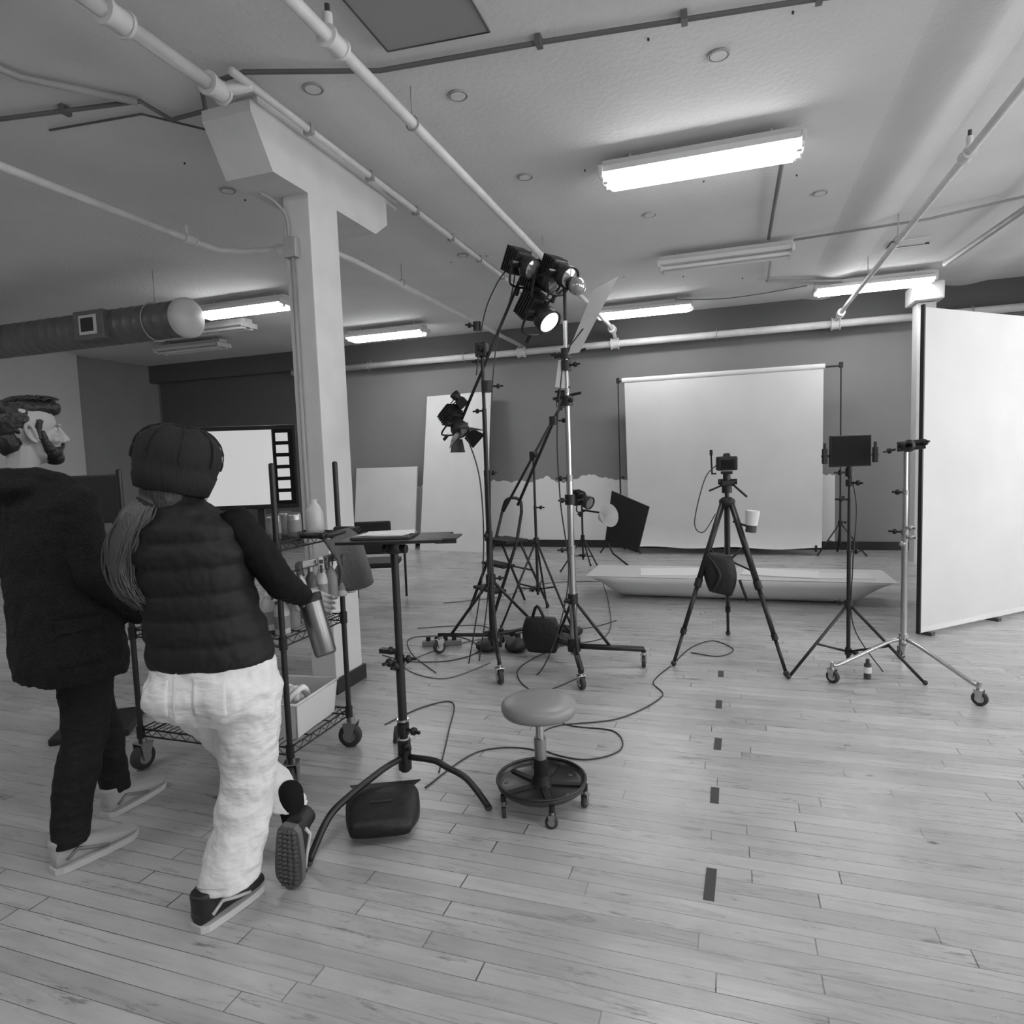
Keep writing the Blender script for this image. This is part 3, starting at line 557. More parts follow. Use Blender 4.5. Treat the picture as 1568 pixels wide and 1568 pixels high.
for y0,y1 in((2.16,2.34),(2.80,2.94),(3.33,3.47),(3.89,4.02),(4.45,4.58)):
    mb.box((-.08+random.uniform(-.004,.004),(y0+y1)/2,.0008),(.036,y1-y0,.0012),TAPE,rot=rotz(random.uniform(-3,3)))
mb.done('floor_tape_marks')
# ---------------------------------------------------------------- stool
mb=MB(); sx,sy=-.79,2.60
mb.lathe([(0,.405),(.13,.405),(.155,.415),(.162,.435),(.160,.455),(.145,.468),(.09,.474),(0,.476)],(sx,sy,0),SEATM,seg=40)
mb.lathe([(0,.392),(.07,.392),(.09,.405)],(sx,sy,0),BLACK,seg=24)
mb.cyl((sx,sy,.27),(sx,sy,.40),.018,CHROME); mb.cyl((sx,sy,.20),(sx,sy,.30),.026,STEEL); mb.cyl((sx,sy,.12),(sx,sy,.21),.031,BLACKP); mb.lathe([(.05,.095),(.03,.14),(.03,.15)],(sx,sy,0),BLACKP)
DSH=mat('stool_dish',0.03,0.3)
mb.lathe([(0,.095),(.165,.095),(.183,.108),(.188,.122),(.192,.122),(.190,.10),(.17,.083),(0,.083)],(sx,sy,0),DSH,seg=48)
mb.tube([(sx+.19*math.cos(a),sy+.19*math.sin(a),.122) for a in [i*math.pi/24 for i in range(48)]],.0065,BLACK,closed=True)
for k in range(5):
    a=math.radians(72*k-72+10); e=V((sx+.185*math.cos(a),sy+.185*math.sin(a),0)); mb.box((sx+.1*math.cos(a),sy+.1*math.sin(a),.098),(.17,.028,.01),BLACKP,rot=rotz(math.degrees(a)),bev=.003)
    t=caster(mb,e+V((.0,0,0)),.027,a+1.2,RUBBER,STEEL); mb.cyl(t,V((t.x,t.y,.10)),.012,BLACKP)
    b=a+math.radians(36); mb.cyl((sx+.15*math.cos(b),sy+.15*math.sin(b),.094),(sx+.15*math.cos(b),sy+.15*math.sin(b),.097),.012,CHROME)
mb.done('rolling_stool')
# ---------------------------------------------------------------- c-stand with laptop tray (turtle base)
mb=MB(); qx,qy=-1.42,2.55
for ex,ey in((-1.52,1.96),(-1.0,2.50),(-1.72,3.0)):
    d=V((ex-qx,ey-qy,0)); L=d.length; d.normalize(); c=V((qx,qy,0))
    mb.tube([c+d*.03+V((0,0,.17)),c+d*.16+V((0,0,.175)),c+d*(L-.2)+V((0,0,.155)),c+d*(L-.10)+V((0,0,.12)),c+d*L+V((0,0,.015))],.014,BLACK,smooth=5); mb.ball(c+d*L+V((0,0,.012)),(.016,.016,.012),RUBBER,seg=10,rings=6)
mb.cyl((qx,qy,.11),(qx,qy,.25),.03,BLACK); clampk(mb,(qx,qy,.30),.026); knob(mb,(qx,qy,.22),(.7,-.6,.1))
pole(mb,qx,qy,.10,1.13,.020,BLACK,(.62,),BLACK)
mb.cyl((qx,qy,.335),(qx,qy,.345),.027,CHROME); mb.cyl((qx,qy,.24),(qx,qy,.255),.022,WHITE)
for z,a in((.66,3.4),(.62,0.3),(.60,-1.6)): knob(mb,(qx,qy,z),(math.cos(a),math.sin(a),0))
mb.box((qx-.05,qy,.655),(.09,.03,.02),BLACK)
mb.lathe([(.03,0),(.045,.01),(.03,.05)],(qx,qy,1.1),BLACK); mb.cyl((qx-.05,qy,1.12),(qx+.06,qy,1.12),.02,BLACK)
R=rotz(14); tc_=V((-1.41,2.56,1.165)); mb.box(tc_,(.46,.30,.014),BLACK,rot=R,bev=.004)
mb.box(tc_+R@V((.22,-.03,.004)),(.13,.17,.008),BLACK,rot=R,bev=.003); mb.box(tc_+R@V((.24,-.11,-.004)),(.09,.02,.018),BLACK,rot=R)
mb.box(tc_+R@V((-.05,.0,.014)),(.26,.2,.012),DARK,rot=R,bev=.003)
for k in range(3): mb.box(tc_+R@V((-.05+.01*k,.01*k,.022+.002*k)),(.21,.15,.0015),PAPER,rot=rotz(14+9*k-6))
mb.done('laptop_tray_stand')
mb=MB()
rot=rotz(25); c=V((-1.37,2.26,0))
mb.loft([(c+rot@V((0,-.14+.28*t,.02+.0))+V((0,0,.05+.03*t)),rot@V((.15*(.78+.22*math.sin(math.pi*t)),0,0)),V((0,0,.06*(.3+.75*math.sin(math.pi*min(max(t,.06),.94)))))) for t in [i/10 for i in range(11)]],NYLON,seg=24,pw=4.5)
mb.prism([c+rot@V(q) for q in [(-.15,.14,.12),(.15,.14,.12),(.04,-.05,.135),(-.04,-.05,.135)]],(0,0,.006),NYLON)
mb.done('sandbag')
# ---------------------------------------------------------------- wire cart
mb=MB(); cx0,cx1,cy0,cy1=-2.84,-1.94,2.42,2.91
for x in(cx0,cx1):
    for y in(cy0,cy1):
        mb.cyl((x,y,.13),(x,y,1.51),.0135,BLACK); t=caster(mb,(x,y,0),.062,random.uniform(0,3),RUBBER,STEEL)
        for z in(.19,.70,1.14): mb.cyl((x,y,z-.03),(x,y,z+.03),.019,BLACKP)
        mb.ball((x,y,1.51),(.0135,.0135,.008),BLACKP,seg=8,rings=6)
for z in(.19,.70,1.14):
    for zz in(z-.018,z+.018):
        mb.tube([(cx0,cy0,zz),(cx1,cy0,zz),(cx1,cy1,zz),(cx0,cy1,zz)],.0045,BLACK,closed=True,seg=6)
    n=26
    for i in range(n+1):
        x=cx0+(cx1-cx0)*i/n; mb.cyl((x,cy0,z+.018),(x,cy1,z+.018),.0022,BLACK,seg=5,cap=False)
    for y in(cy0+.16,cy1-.16): mb.cyl((cx0,y,z+.012),(cx1,y,z+.012),.0035,BLACK,seg=6)
    for a,b in(((cx0,cy0),(cx1,cy0)),((cx0,cy1),(cx1,cy1)),((cx1,cy0),(cx1,cy1)),((cx0,cy0),(cx0,cy1))):
        a=V((a[0],a[1],0));b=V((b[0],b[1],0));k=int((b-a).length/.035)
        mb.tube([a.lerp(b,i/k)+V((0,0,z+(.016 if i%2 else -.016))) for i in range(k+1)],.0022,BLACK,seg=5)
mb.cyl((cx1+.03,cy0,1.02),(cx1+.03,cy1,1.02),.006,CHROME); mb.cyl((cx1,cy0,1.02),(cx1+.03,cy0,1.02),.006,CHROME); mb.cyl((cx1,cy1,1.02),(cx1+.03,cy1,1.02),.006,CHROME)
mb.done('wire_shelf_cart')
def spray(mb,p,rz,h=.2,r=.035,bm=CLEAR,hm=WHITE):
    p=V(p);R=rotz(rz)
    mb.lathe([(0,0),(r*.95,0),(r,.01),(r,h*.55),(r*.8,h*.68),(r*.38,h*.78),(r*.38,h*.86),(0,h*.86)],p,bm,seg=18)
    mb.lathe([(r*1.01,h*.15),(r*1.015,h*.16),(r*1.015,h*.45),(r*1.01,h*.46)],p,LABEL,seg=18)
    mb.cyl(p+V((0,0,h*.82)),p+V((0,0,h*.93)),r*.48,hm); mb.box(p+V((0,0,h*1.02))+R@V((.012,0,0)),(.085,.024,.034),hm,rot=R,bev=.006)
    mb.box(p+V((0,0,h*1.03))+R@V((.06,0,0)),(.02,.018,.018),DARK,rot=R,bev=.003); mb.tube([p+V((0,0,h*1.0))+R@V((.035,0,0)),p+V((0,0,h*.9))+R@V((.05,0,0)),p+V((0,0,h*.76))+R@V((.042,0,0))],.006,DARK,smooth=4)
for k,(y,rz,bmm,hm) in enumerate(((2.47,-60,CLEAR,DARK),(2.55,-100,DARK,STEEL),(2.63,-50,CLEAR,WHITE),(2.71,-80,LABEL,STEEL),(2.79,-40,CLEAR,WHITE),(2.87,-70,CLEAR,STEEL))):
    mb=MB(); spray(mb,(cx1+.075,y,.845),rz,.2,.03,bmm,hm); mb.done('spray_bottle')
for k,(x,y,h) in enumerate(((-2.0,2.5,.19),(-2.02,2.6,.17),(-2.0,2.7,.2),(-2.12,2.55,.2),(-2.05,2.8,.18))):
    mb=MB(); spray(mb,(x,y,.7205),random.uniform(-90,0),h,.036,[CLEAR,LABEL,PAPER][k%3],WHITE); mb.done('spray_bottle')
for x,y in((-2.03,2.52),(-1.99,2.62),(-2.1,2.7)):
    mb=MB(); mb.lathe([(0,0),(.026,0),(.033,.01),(.033,.105),(.027,.12),(.026,.118),(0,.115)],(x,y,1.1605),STEEL); mb.lathe([(.0335,.03),(.0335,.085)],(x,y,1.1605),LABEL); mb.done('soda_can')
mb=MB(); mb.lathe([(0,0),(.042,0),(.045,.02),(.045,.10),(.03,.14),(.018,.15),(.018,.17),(0,.17)],(-1.99,2.78,1.1605),CLEAR); mb.done('plastic_bottle')
mb=MB()
for i,(x,y,z,s_) in enumerate(((-2.33,2.65,.75,(.28,.3,.1)),(-2.64,2.65,.76,(.2,.35,.12)))): mb.box((x,y,.7215+s_[2]/2),s_,[DARK,BLACKP][i],bev=.01)
mb.done('equipment_cases')
mb=MB(); BIN=mat('storage_bin',0.62,0.35)
def openbox(mb,c,w,d,h,m,rot,t=.006,fl=1.12):
    c=V(c)
    for sgn,ax_ in((1,0),(-1,0),(1,1),(-1,1)):
        hw,hd=w/2,d/2
        if ax_==0: lo=[(sgn*hw,-hd,0),(sgn*hw,hd,0)]; hi=[(sgn*hw*fl,hd*fl,h),(sgn*hw*fl,-hd*fl,h)]; e=(-sgn*t,0,0)
        else: lo=[(-hw,sgn*hd,0),(hw,sgn*hd,0)]; hi=[(hw*fl,sgn*hd*fl,h),(-hw*fl,sgn*hd*fl,h)]; e=(0,-sgn*t,0)
        mb.prism([c+rot@V(q) for q in lo+hi],rot@V(e),m)
    mb.box(c+V((0,0,t/2)),(w,d,t),m,rot=rot)
    q=[c+rot@V((a*w/2*fl,b*d/2*fl,h)) for a,b in((-1,-1),(1,-1),(1,1),(-1,1))]; mb.tube(q,.007,m,closed=True,seg=6)
openbox(mb,(-2.11,2.67,.2115),.27,.34,.17,BIN,rotz(4))
for k in range(5): mb.tube([(-2.15+random.uniform(-.05,.1),2.62+random.uniform(-.08,.1),.26),(-2.1+random.uniform(-.08,.08),2.65,.4),(-2.05,2.7+random.uniform(-.08,.08),.34)],.016,PAPER,smooth=5)
mb.done('storage_bin')
mb=MB(); mb.box((-2.5,2.66,.247),(.36,.36,.07),BLACKP,rot=rotz(6),bev=.015); mb.box((-2.5,2.66,.30),(.2,.2,.04),NYLON,rot=rotz(-16),bev=.01)
for k in range(4): mb.tube([(-2.62+k*.05,2.5,.29),(-2.55+k*.04,2.52+.05*k,.36),(-2.4,2.7,.33)],.006,CABLE,smooth=5)
mb.done('gear_bag')
mb=MB(); TW=mat('towel_cloth',0.09,0.9,bscale=60,bamt=.4)
nx,nz=14,14; vs=[]
for j in range(nz+1):
    for i in range(nx+1):
        u=i/nx; w=j/nz; x=-1.83+.05*math.sin(u*9+w*2)*w+.10*w*(u-.2)+u*.02; y=2.60+.26*u*(1-.25*w)+.12*w; z=1.165-.30*w*(.55+.45*math.sin(u*3))-.02*math.sin(u*7)
        vs.append((x,y,z))
mb.add(vs,[(j*(nx+1)+i,j*(nx+1)+i+1,(j+1)*(nx+1)+i+1,(j+1)*(nx+1)+i) for j in range(nz) for i in range(nx)],TW); mb.cyl((-1.94,2.60,1.17),(-1.80,2.6,1.17),.006,BLACK); mb.cyl((-1.94,2.88,1.17),(-1.80,2.88,1.17),.006,BLACK);mb.cyl((-1.82,2.58,1.17),(-1.82,2.9,1.17),.006,BLACK)
o=mb.done('hanging_towel',fix=False); so=o.modifiers.new('s','SOLIDIFY'); so.thickness=.008
# ---------------------------------------------------------------- large display on stand
mb=MB(); R=rotz(22); c=V((-4.36,4.85,1.5))
mb.box(c,(1.24,.05,.76),BLACKP,rot=R,bev=.008); mb.box(c+R@V((-.09,-.027,0)),(1.0,.004,.68),SCREEN,rot=R)
mb.box(c+R@V((.51,-.027,0)),(.17,.004,.68),DGLASS,rot=R)
for k in range(6): mb.box(c+R@V((.50,-.031,.27-k*.108)),(.11,.003,.075),SCREEN,rot=R)
for sg in(-1,1): mb.box(c+R@V((sg*.25,.06,-.6)),(.06,.04,1.5),BLACK,rot=R); mb.box(V((c.x,c.y,.05))+R@V((sg*.4,.0,0)),(.07,.65,.05),BLACK,rot=R)
mb.box(V((c.x,c.y,.09))+R@V((0,.05,0)),(.9,.08,.06),BLACK,rot=R); mb.box(V((c.x,c.y,.75))+R@V((0,.0,0)),(.7,.35,.03),BLACK,rot=R)
for sg in(-1,1):
    for e in(-.28,.28): caster(mb,V((c.x,c.y,0))+R@V((sg*.4,e,0)),.025,0)
mb.done('display_on_rolling_stand')
mb=MB(); c=V((-3.62,6.1,0)); R=rotz(200)
for sx in(-1,1):
    mb.tube([c+R@V((sx*.27,-.25,.012)),c+R@V((sx*.27,-.22,.66)),c+R@V((sx*.27,.2,.68)),c+R@V((sx*.25,.3,.012))],.014,BLACK,smooth=4); mb.box(c+R@V((sx*.27,-.02,.69)),(.05,.4,.03),BLACKP,rot=R,bev=.01)
    mb.tube([c+R@V((sx*.2,.2,.42)),c+R@V((sx*.2,.3,.9))],.012,BLACK)
mb.box(c+V((0,0,.44)),(.48,.46,.06),NYLON,rot=R,bev=.02); mb.box(c+R@V((0,.28,.74)),(.44,.05,.34),NYLON,rot=R,bev=.02)
mb.done('armchair')
mb=MB(); tripod_stand(mb,-7.6,4.4,((-7.9,4.2),(-7.3,4.2),(-7.6,4.8)),.8,.3,2.25,.015); lamp(mb,(-7.6,4.4,2.42),(-.8,.4,0),1.0); mb.done('tripod_light_stand')
mb=MB(); mb.box((-3.55,2.75,1.35),(.45,.03,.28),BLACKP,rot=rotz(35),bev=.01); mb.box((-3.55,2.76,.6),(.05,.05,1.2),BLACK); mb.box((-3.55,2.76,.02),(.4,.4,.04),BLACK,rot=rotz(35),bev=.01); mb.done('computer_monitor_on_stand')
# ================================================================ PEOPLE
SKIN=mat('skin',0.30,0.5); HAIRL=mat('hair_blonde',0.06,0.5,bscale=60,bamt=.5,stretch=(3,3,.3)); HAIRD=mat('hair_dark',0.010,0.5,bscale=90,bamt=.6)
VEST=mat('quilted_vest',0.011,0.65,spec=.3); SLEEVE=mat('black_knit',0.005,0.8,spec=.2); PANTS=mat('white_denim',0.68,0.85,bscale=7,bamt=.7,bdist=.03,stretch=(1,1,2.2)); BEANIE=mat('beanie_knit',0.018,0.9,bscale=70,bamt=.5,stretch=(1,1,.15),spec=.25)
JACKET=mat('tweed_jacket',0.011,0.9,nscale=140,namt=.6,bscale=90,bamt=.7,spec=.25); JEANS=mat('dark_jeans',0.009,0.8,nscale=20,namt=.3,bscale=14,bamt=.6,bdist=.02,stretch=(1,1,2),spec=.3); SHOEL=mat('light_sneaker',0.36,0.6); SHOEB=mat('black_sneaker',0.010,0.5); SOLEW=mat('shoe_sole_light',0.5,0.6); SOLED=mat('shoe_sole_tread',0.11,0.7)
tex=bpy.data.textures.new('folds','CLOUDS'); tex.noise_scale=.07; tex.noise_depth=2
tex2=bpy.data.textures.new('finefolds','CLOUDS'); tex2.noise_scale=.035
def blob(mb,name,parent,voxel=.01,disp=0,smooth=4,t=tex):
    o=mb.done(name,parent); r=o.modifiers.new('remesh','REMESH'); r.mode='VOXEL'; r.voxel_size=voxel; r.use_smooth_shade=True
    s_=o.modifiers.new('smooth','SMOOTH'); s_.iterations=smooth; s_.factor=.5
    if disp: d=o.modifiers.new('folds','DISPLACE'); d.texture=t; d.strength=disp; d.mid_level=.5; d.texture_coords='GLOBAL'
    return o
def patch(name,parent,c,ux,uz,w,h,m,target,off=.004,th=.004,n=10,corner=0.0):
    mb=MB(); c=V(c);ux=V(ux).normalized();uz=V(uz).normalized(); vs=[]
    for j in range(n+1):
        for i in range(n+1):
            a=i/n-.5; b=j/n-.5; hh=b*h-(corner*h*(1-abs(2*a)) if j==0 else 0); vs.append(c+ux*a*w+uz*hh)
    mb.add(vs,[(j*(n+1)+i,j*(n+1)+i+1,(j+1)*(n+1)+i+1,(j+1)*(n+1)+i) for j in range(n) for i in range(n)],m)
    o=mb.done(name,parent,fix=False); s_=o.modifiers.new('wrap','SHRINKWRAP'); s_.target=target; s_.wrap_method='NEAREST_SURFACEPOINT'; s_.wrap_mode='OUTSIDE_SURFACE'; s_.offset=off
    q=o.modifiers.new('s','SOLIDIFY'); q.thickness=th; q.offset=0; return o
def hand(name,parent,wrist,d,pn,side,curl=.6,s=1.0):
    mb=MB(); w=V(wrist); d=V(d).normalized(); pn=V(pn); pn=(pn-d*pn.dot(d)).normalized(); sd=d.cross(pn).normalized()*side
    mb.loft([(w-d*.02*s,sd*.026*s,pn*.019*s),(w+d*.02*s,sd*.03*s,pn*.017*s),(w+d*.055*s,sd*.039*s,pn*.015*s),(w+d*.088*s,sd*.04*s,pn*.012*s),(w+d*.097*s,sd*.036*s,pn*.009*s)],SKIN,seg=16)
    for k,(off,L) in enumerate(((.030,.072),(.010,.082),(-.010,.076),(-.029,.060))):
        p=w+d*.085*s+sd*off*s; pts=[p-d*.02*s,p]
        for q,fr in enumerate((.45,.3,.25)):
            a=curl*(.5+.55*q+.06*k); dr=d*math.cos(a)+pn*math.sin(a); p=p+dr*L*fr*s; pts.append(p.copy())
        mb.tube(pts,[.0088*s,.0092*s,.0086*s,.0078*s,.0064*s],SKIN,seg=10); mb.ball(pts[-1],.0064*s,SKIN,seg=8,rings=6)
    b=w+d*.02*s+sd*.026*s; k1=(d*.5+sd*.8+pn*.2).normalized()*.035*s; k2=(d*.75+sd*.15+pn*.6).normalized()
    mb.tube([b,b+k1,b+k1+k2*.032*s,b+k1+k2*.055*s],[.014*s,.011*s,.010*s,.0075*s],SKIN,seg=10)
    return blob(mb,name,parent,.0028,smooth=3)
def head(prefix,parent,c,fwd,up=(0,0,1),s=1.0):
    c=V(c); f=V(fwd).normalized(); u=V(up); u=(u-f*u.dot(f)).normalized(); r=f.cross(u).normalized(); R=Matrix((r,f,u)).transposed()
    P=lambda x,y,z:c+R@(V((x,y,z))*s)
    mb=MB(); mb.ball(P(0,-.012,.03),[.074*s,.095*s,.088*s],SKIN,R,24,16); mb.ball(P(0,.022,-.03),[.060*s,.068*s,.085*s],SKIN,R,24,16)
    mb.ball(P(0,.062,-.088),[.032*s,.026*s,.024*s],SKIN,R); mb.ball(P(0,.03,-.075),[.052*s,.05*s,.034*s],SKIN,R)
    mb.tube([P(0,.085,.018),P(0,.098,-.008),P(0,.108,-.03)],[.008*s,.010*s,.014*s],SKIN); mb.ball(P(0,.11,-.03),.012*s,SKIN); mb.ball(P(.012,.097,-.036),.009*s,SKIN); mb.ball(P(-.012,.097,-.036),.009*s,SKIN)
    for sg in(-1,1): mb.ball(P(sg*.028,.080,.022),[.024*s,.012*s,.007*s],SKIN,R); mb.ball(P(sg*.030,.076,-.010),[.018*s,.010*s,.006*s],SKIN,R); mb.ball(P(sg*.042,.062,-.03),[.02*s,.02*s,.018*s],SKIN,R)
    mb.ball(P(0,.088,-.058),[.022*s,.009*s,.0055*s],SKIN,R); mb.ball(P(0,.087,-.068),[.020*s,.009*s,.006*s],SKIN,R)
    mb.tube([P(0,-.02,-.05),P(0,-.03,-.12),P(0,-.042,-.19)],[.052*s,.052*s,.062*s],SKIN,seg=16)
    blob(mb,prefix+'_head',parent,.004,smooth=2)
    mb=MB()
    for sg in(-1,1):
        mb.tube([P(sg*.072,.010,-.035),P(sg*.080,.0,-.01),P(sg*.085,-.012,.018),P(sg*.083,-.024,.022),P(sg*.081,-.026,.0),P(sg*.075,-.012,-.03),P(sg*.071,.006,-.04)],.006*s,SKIN,smooth=4)
        mb.ball(P(sg*.073,-.006,-.006),[.008*s,.016*s,.024*s],SKIN,R)
    blob(mb,prefix+'_ears',parent,.003,smooth=2)
    mb=MB()
    for sg in(-1,1): mb.ball(P(sg*.03,.070,.006),.0105*s,PIPEG,seg=12,rings=8); mb.ball(P(sg*.03,.0795,.006),[.005*s,.0025*s,.005*s],BLACK,R,seg=10,rings=6)
    mb.done(prefix+'_eyes',parent)
    return P,R
def shoe(name,parent,heel,fwd,up,up_m,sole_m,L=.28,w=.048,tread=False):
    h=V(heel); f=V(fwd).normalized(); u=V(up); u=(u-f*u.dot(f)).normalized(); r=f.cross(u).normalized(); R=Matrix((r,f,u)).transposed()
    P=lambda x,y,z:h+R@V((x,y,z))
    mb=MB(); prof=[(0,.6,.07),(.03,.8,.085),(.08,.82,.09),(.13,.85,.075),(.18,1.0,.055),(.23,1.0,.042),(.262,.78,.034),(.28,.35,.022)]
    mb.loft([(P(0,y*L/.28,z/2+.018),R@V((w*ww,0,0)),R@V((0,0,z/2))) for y,ww,z in prof],up_m,seg=18,pw=2.4)
    mb.tube([P(0,.035,.06),P(0,.03,.125)],[.042,.040],up_m,seg=16)
    blob(mb,name+'_upper',parent,.006,smooth=2)
    mb=MB(); n=14; out=[]
    for i in range(n+1):
        t=i/n; y=L*t*1.03-.005; ww=w*1.08*(min(1,(t*8+.35))**.5 if t<.1 else 1)*(.88+.16*math.sin(math.pi*(t*1.1-.25)) if t<.85 else (.95*(max(0,1-(t-.85)/.155))**.5+.03)); out.append((y,ww))
    poly=[P(x,y,0) for y,x in out]+[P(-x,y,0) for y,x in out[::-1]]
    mb.prism(poly,R@V((0,0,.024)),sole_m)
    if tread:
        for i in range(1,n):
            y,ww=out[i]
            for q in(-.6,-.2,.2,.6): mb.box(P(ww*q,y,-.003),(ww*.3,.012,.008),SOLED,rot=R@rotz(25 if q>0 else -25))
    for k in range(4): mb.tube([P(-.022,.11+.022*k,.092-.008*k),P(0,.112+.022*k,.098-.009*k),P(.022,.11+.022*k,.092-.008*k)],.0028,SOLEW,seg=5)
    for sg in(-1,1): mb.tube([P(sg*w*.82,.03,.05),P(sg*w*.86,.07,.075),P(sg*w*.88,.13,.05),P(sg*w*.9,.18,.035)],.007,SOLEW if up_m is SHOEB else LABEL,seg=6)
    mb.done(name+'_sole',parent)
# ---------------- woman
wo=empty('woman')
wf=V((-.30,.954,0)).normalized(); wr=V((wf.y,-wf.x,0))
def WP(c,a,b): return (c,wr*a,wf*b)
mb=MB(); rings=[]
key=[(.845,-1.682,1.735,.205,.145),(.93,-1.69,1.73,.200,.14),(1.03,-1.70,1.72,.185,.128),(1.13,-1.715,1.715,.188,.13),(1.23,-1.73,1.705,.200,.132),(1.31,-1.74,1.70,.190,.12),(1.36,-1.747,1.70,.13,.095),(1.40,-1.75,1.70,.080,.078),(1.44,-1.75,1.705,.074,.074)]
N=80
for i in range(N+1):
    z=.845+(1.44-.845)*i/N
    for k in range(len(key)-1):
        if key[k][0]<=z<=key[k+1][0]+1e-6: break
    t=(z-key[k][0])/(key[k+1][0]-key[k][0]); v=[key[k][j]*(1-t)+key[k+1][j]*t for j in range(5)]
    q=.012*abs(math.sin((z-.845)*math.pi/.085))**.6-.007 if z<1.37 else 0
    rings.append(WP(V((v[1],v[2],z)),v[3]+q,v[4]+q))
mb.loft(rings,VEST,seg=40,pw=2.3); blob(mb,'vest',wo,.006,disp=.008,smooth=2,t=tex2)
mb=MB()
mb.capsule((-1.575,1.775,1.31),(-1.455,1.83,1.10),.062,.054,SLEEVE); mb.capsule((-1.455,1.83,1.10),(-1.49,1.98,1.03),.054,.038,SLEEVE)
mb.capsule((-1.90,1.65,1.31),(-1.95,1.72,1.06),.060,.048,SLEEVE); mb.capsule((-1.95,1.72,1.06),(-1.93,1.93,.98),.048,.036,SLEEVE); mb.capsule((-1.90,1.65,1.30),(-1.58,1.77,1.30),.055,.055,SLEEVE)
blob(mb,'sleeves',wo,.008,disp=.012,smooth=4,t=tex2)
hand('hand_right',wo,(-1.49,1.99,1.03),(.15,.85,-.45),(.9,-.2,-.1),1,1.1,.95); hand('hand_left',wo,(-1.93,1.94,.975),(.2,.9,-.2),(.8,-.1,-.3),-1,.5,.95)
mb=MB()
mb.loft([WP(V((-1.68,1.735,.90)),.185,.13),WP(V((-1.68,1.735,.84)),.200,.142),WP(V((-1.675,1.725,.76)),.212,.150),WP(V((-1.675,1.725,.70)),.205,.140),WP(V((-1.68,1.735,.65)),.14,.10)],PANTS,seg=30,pw=2.4)
mb.ball((-1.585,1.705,.76),(.105,.115,.105),PANTS); mb.ball((-1.765,1.66,.76),(.103,.115,.103),PANTS)
mb.loft([WP(V((-1.575,1.765,.76)),.115,.13),WP(V((-1.585,1.77,.62)),.106,.114),WP(V((-1.60,1.775,.46)),.094,.096),WP(V((-1.612,1.745,.30)),.092,.094),WP(V((-1.625,1.70,.18)),.097,.098),WP(V((-1.632,1.675,.105)),.100,.102)],PANTS,seg=24)
mb.loft([WP(V((-1.775,1.72,.76)),.112,.12),WP(V((-1.775,1.79,.62)),.095,.10),WP(V((-1.735,1.875,.47)),.080,.085),WP(V((-1.645,1.92,.34)),.075,.08),WP(V((-1.56,1.92,.25)),.074,.078)],PANTS,seg=24)
pants=blob(mb,'pants',wo,.008,disp=.024,smooth=3)
patch('back_pocket_1',wo,(-1.58,1.60,.775),wr,(0,0,1),.11,.12,PANTS,pants,.001,.004,corner=.12); patch('back_pocket_2',wo,(-1.765,1.55,.775),wr,(0,0,1),.11,.12,PANTS,pants,.001,.004,corner=.12)
patch('centre_seam',wo,(-1.69,1.57,.76),wr,(0,0,1),.006,.2,SEAM,pants,.002,.003)
patch('hem_seam',wo,(-1.64,1.58,.14),wr,(0,0,1),.17,.005,SEAM,pants,.001,.003)
mb=MB(); mb.capsule((-1.632,1.675,.11),(-1.628,1.70,.20),.04,.045,SLEEVE); mb.capsule((-1.52,1.895,.20),(-1.55,1.915,.30),.040,.05,SLEEVE); blob(mb,'ankles',wo,.008)
shoe('shoe_right',wo,(-1.66,1.56,0.001),(.12,1,0),(0,0,1),SHOEB,SOLEW,L=.27)
shoe('shoe_left',wo,(-1.475,1.80,.245),(-.12,.10,-.97),(-.1,1,.1),SHOEB,SOLED,L=.245,tread=True)
P,R=head('woman',wo,(-1.735,1.71,1.49),(.1,.99,.05),s=.98)
mb=MB()
mb.ball(P(0,-.02,.0),[.092,.105,.098],HAIRL,R,24,16); mb.ball(P(-.02,-.06,-.06),[.085,.06,.07],HAIRL,R)
blob(mb,'hair',wo,.006,disp=.008,smooth=2,t=tex2)
mb=MB()
Rb=R@Matrix.Rotation(math.radians(-14),3,'X')@Matrix.Rotation(math.radians(8),3,'Y')
mb.lathe([(.100,-.075),(.112,-.07),(.124,-.035),(.128,-.005),(.126,.0),(.132,.02),(.134,.05),(.128,.085),(.108,.115),(.07,.137),(.0,.145)],P(0,-.018,.012),BEANIE,axis=Rb@V((0,0,1)),seg=48)
for k in range(8):
    a=k*math.pi/4; ax3=Rb@V((0,0,1)); e1_,e2_,_=frame(ax3)
    mb.tube([P(0,-.018,.012)+ax3*h+(e1_*math.cos(a)+e2_*math.sin(a))*r_ for r_,h in((.133,.02),(.136,.05),(.130,.085),(.110,.116),(.071,.139),(.01,.147))],.0022,BEANIE,seg=5,smooth=4)
o=mb.done('beanie',wo); so=o.modifiers.new('s','SOLIDIFY'); so.thickness=.004; d=o.modifiers.new('d','DISPLACE'); d.texture=tex; d.strength=.020; d.texture_coords='GLOBAL'
mb=MB()
IL=V((-.947,-.32,0)); TC=V((.60,-.80,0))
base=P(-.03,-.10,-.075)
path=[base,base+IL*.045+TC*.03+V((0,0,-.055)),base+IL*.085+TC*.03+V((0,0,-.13)),base+IL*.105+TC*.02+V((0,0,-.21)),base+IL*.09+TC*.02+V((0,0,-.29)),base+IL*.05+TC*.02+V((0,0,-.34))]
mb.tube(path,[.03,.042,.046,.038,.024,.006],HAIRL,seg=12,smooth=5)
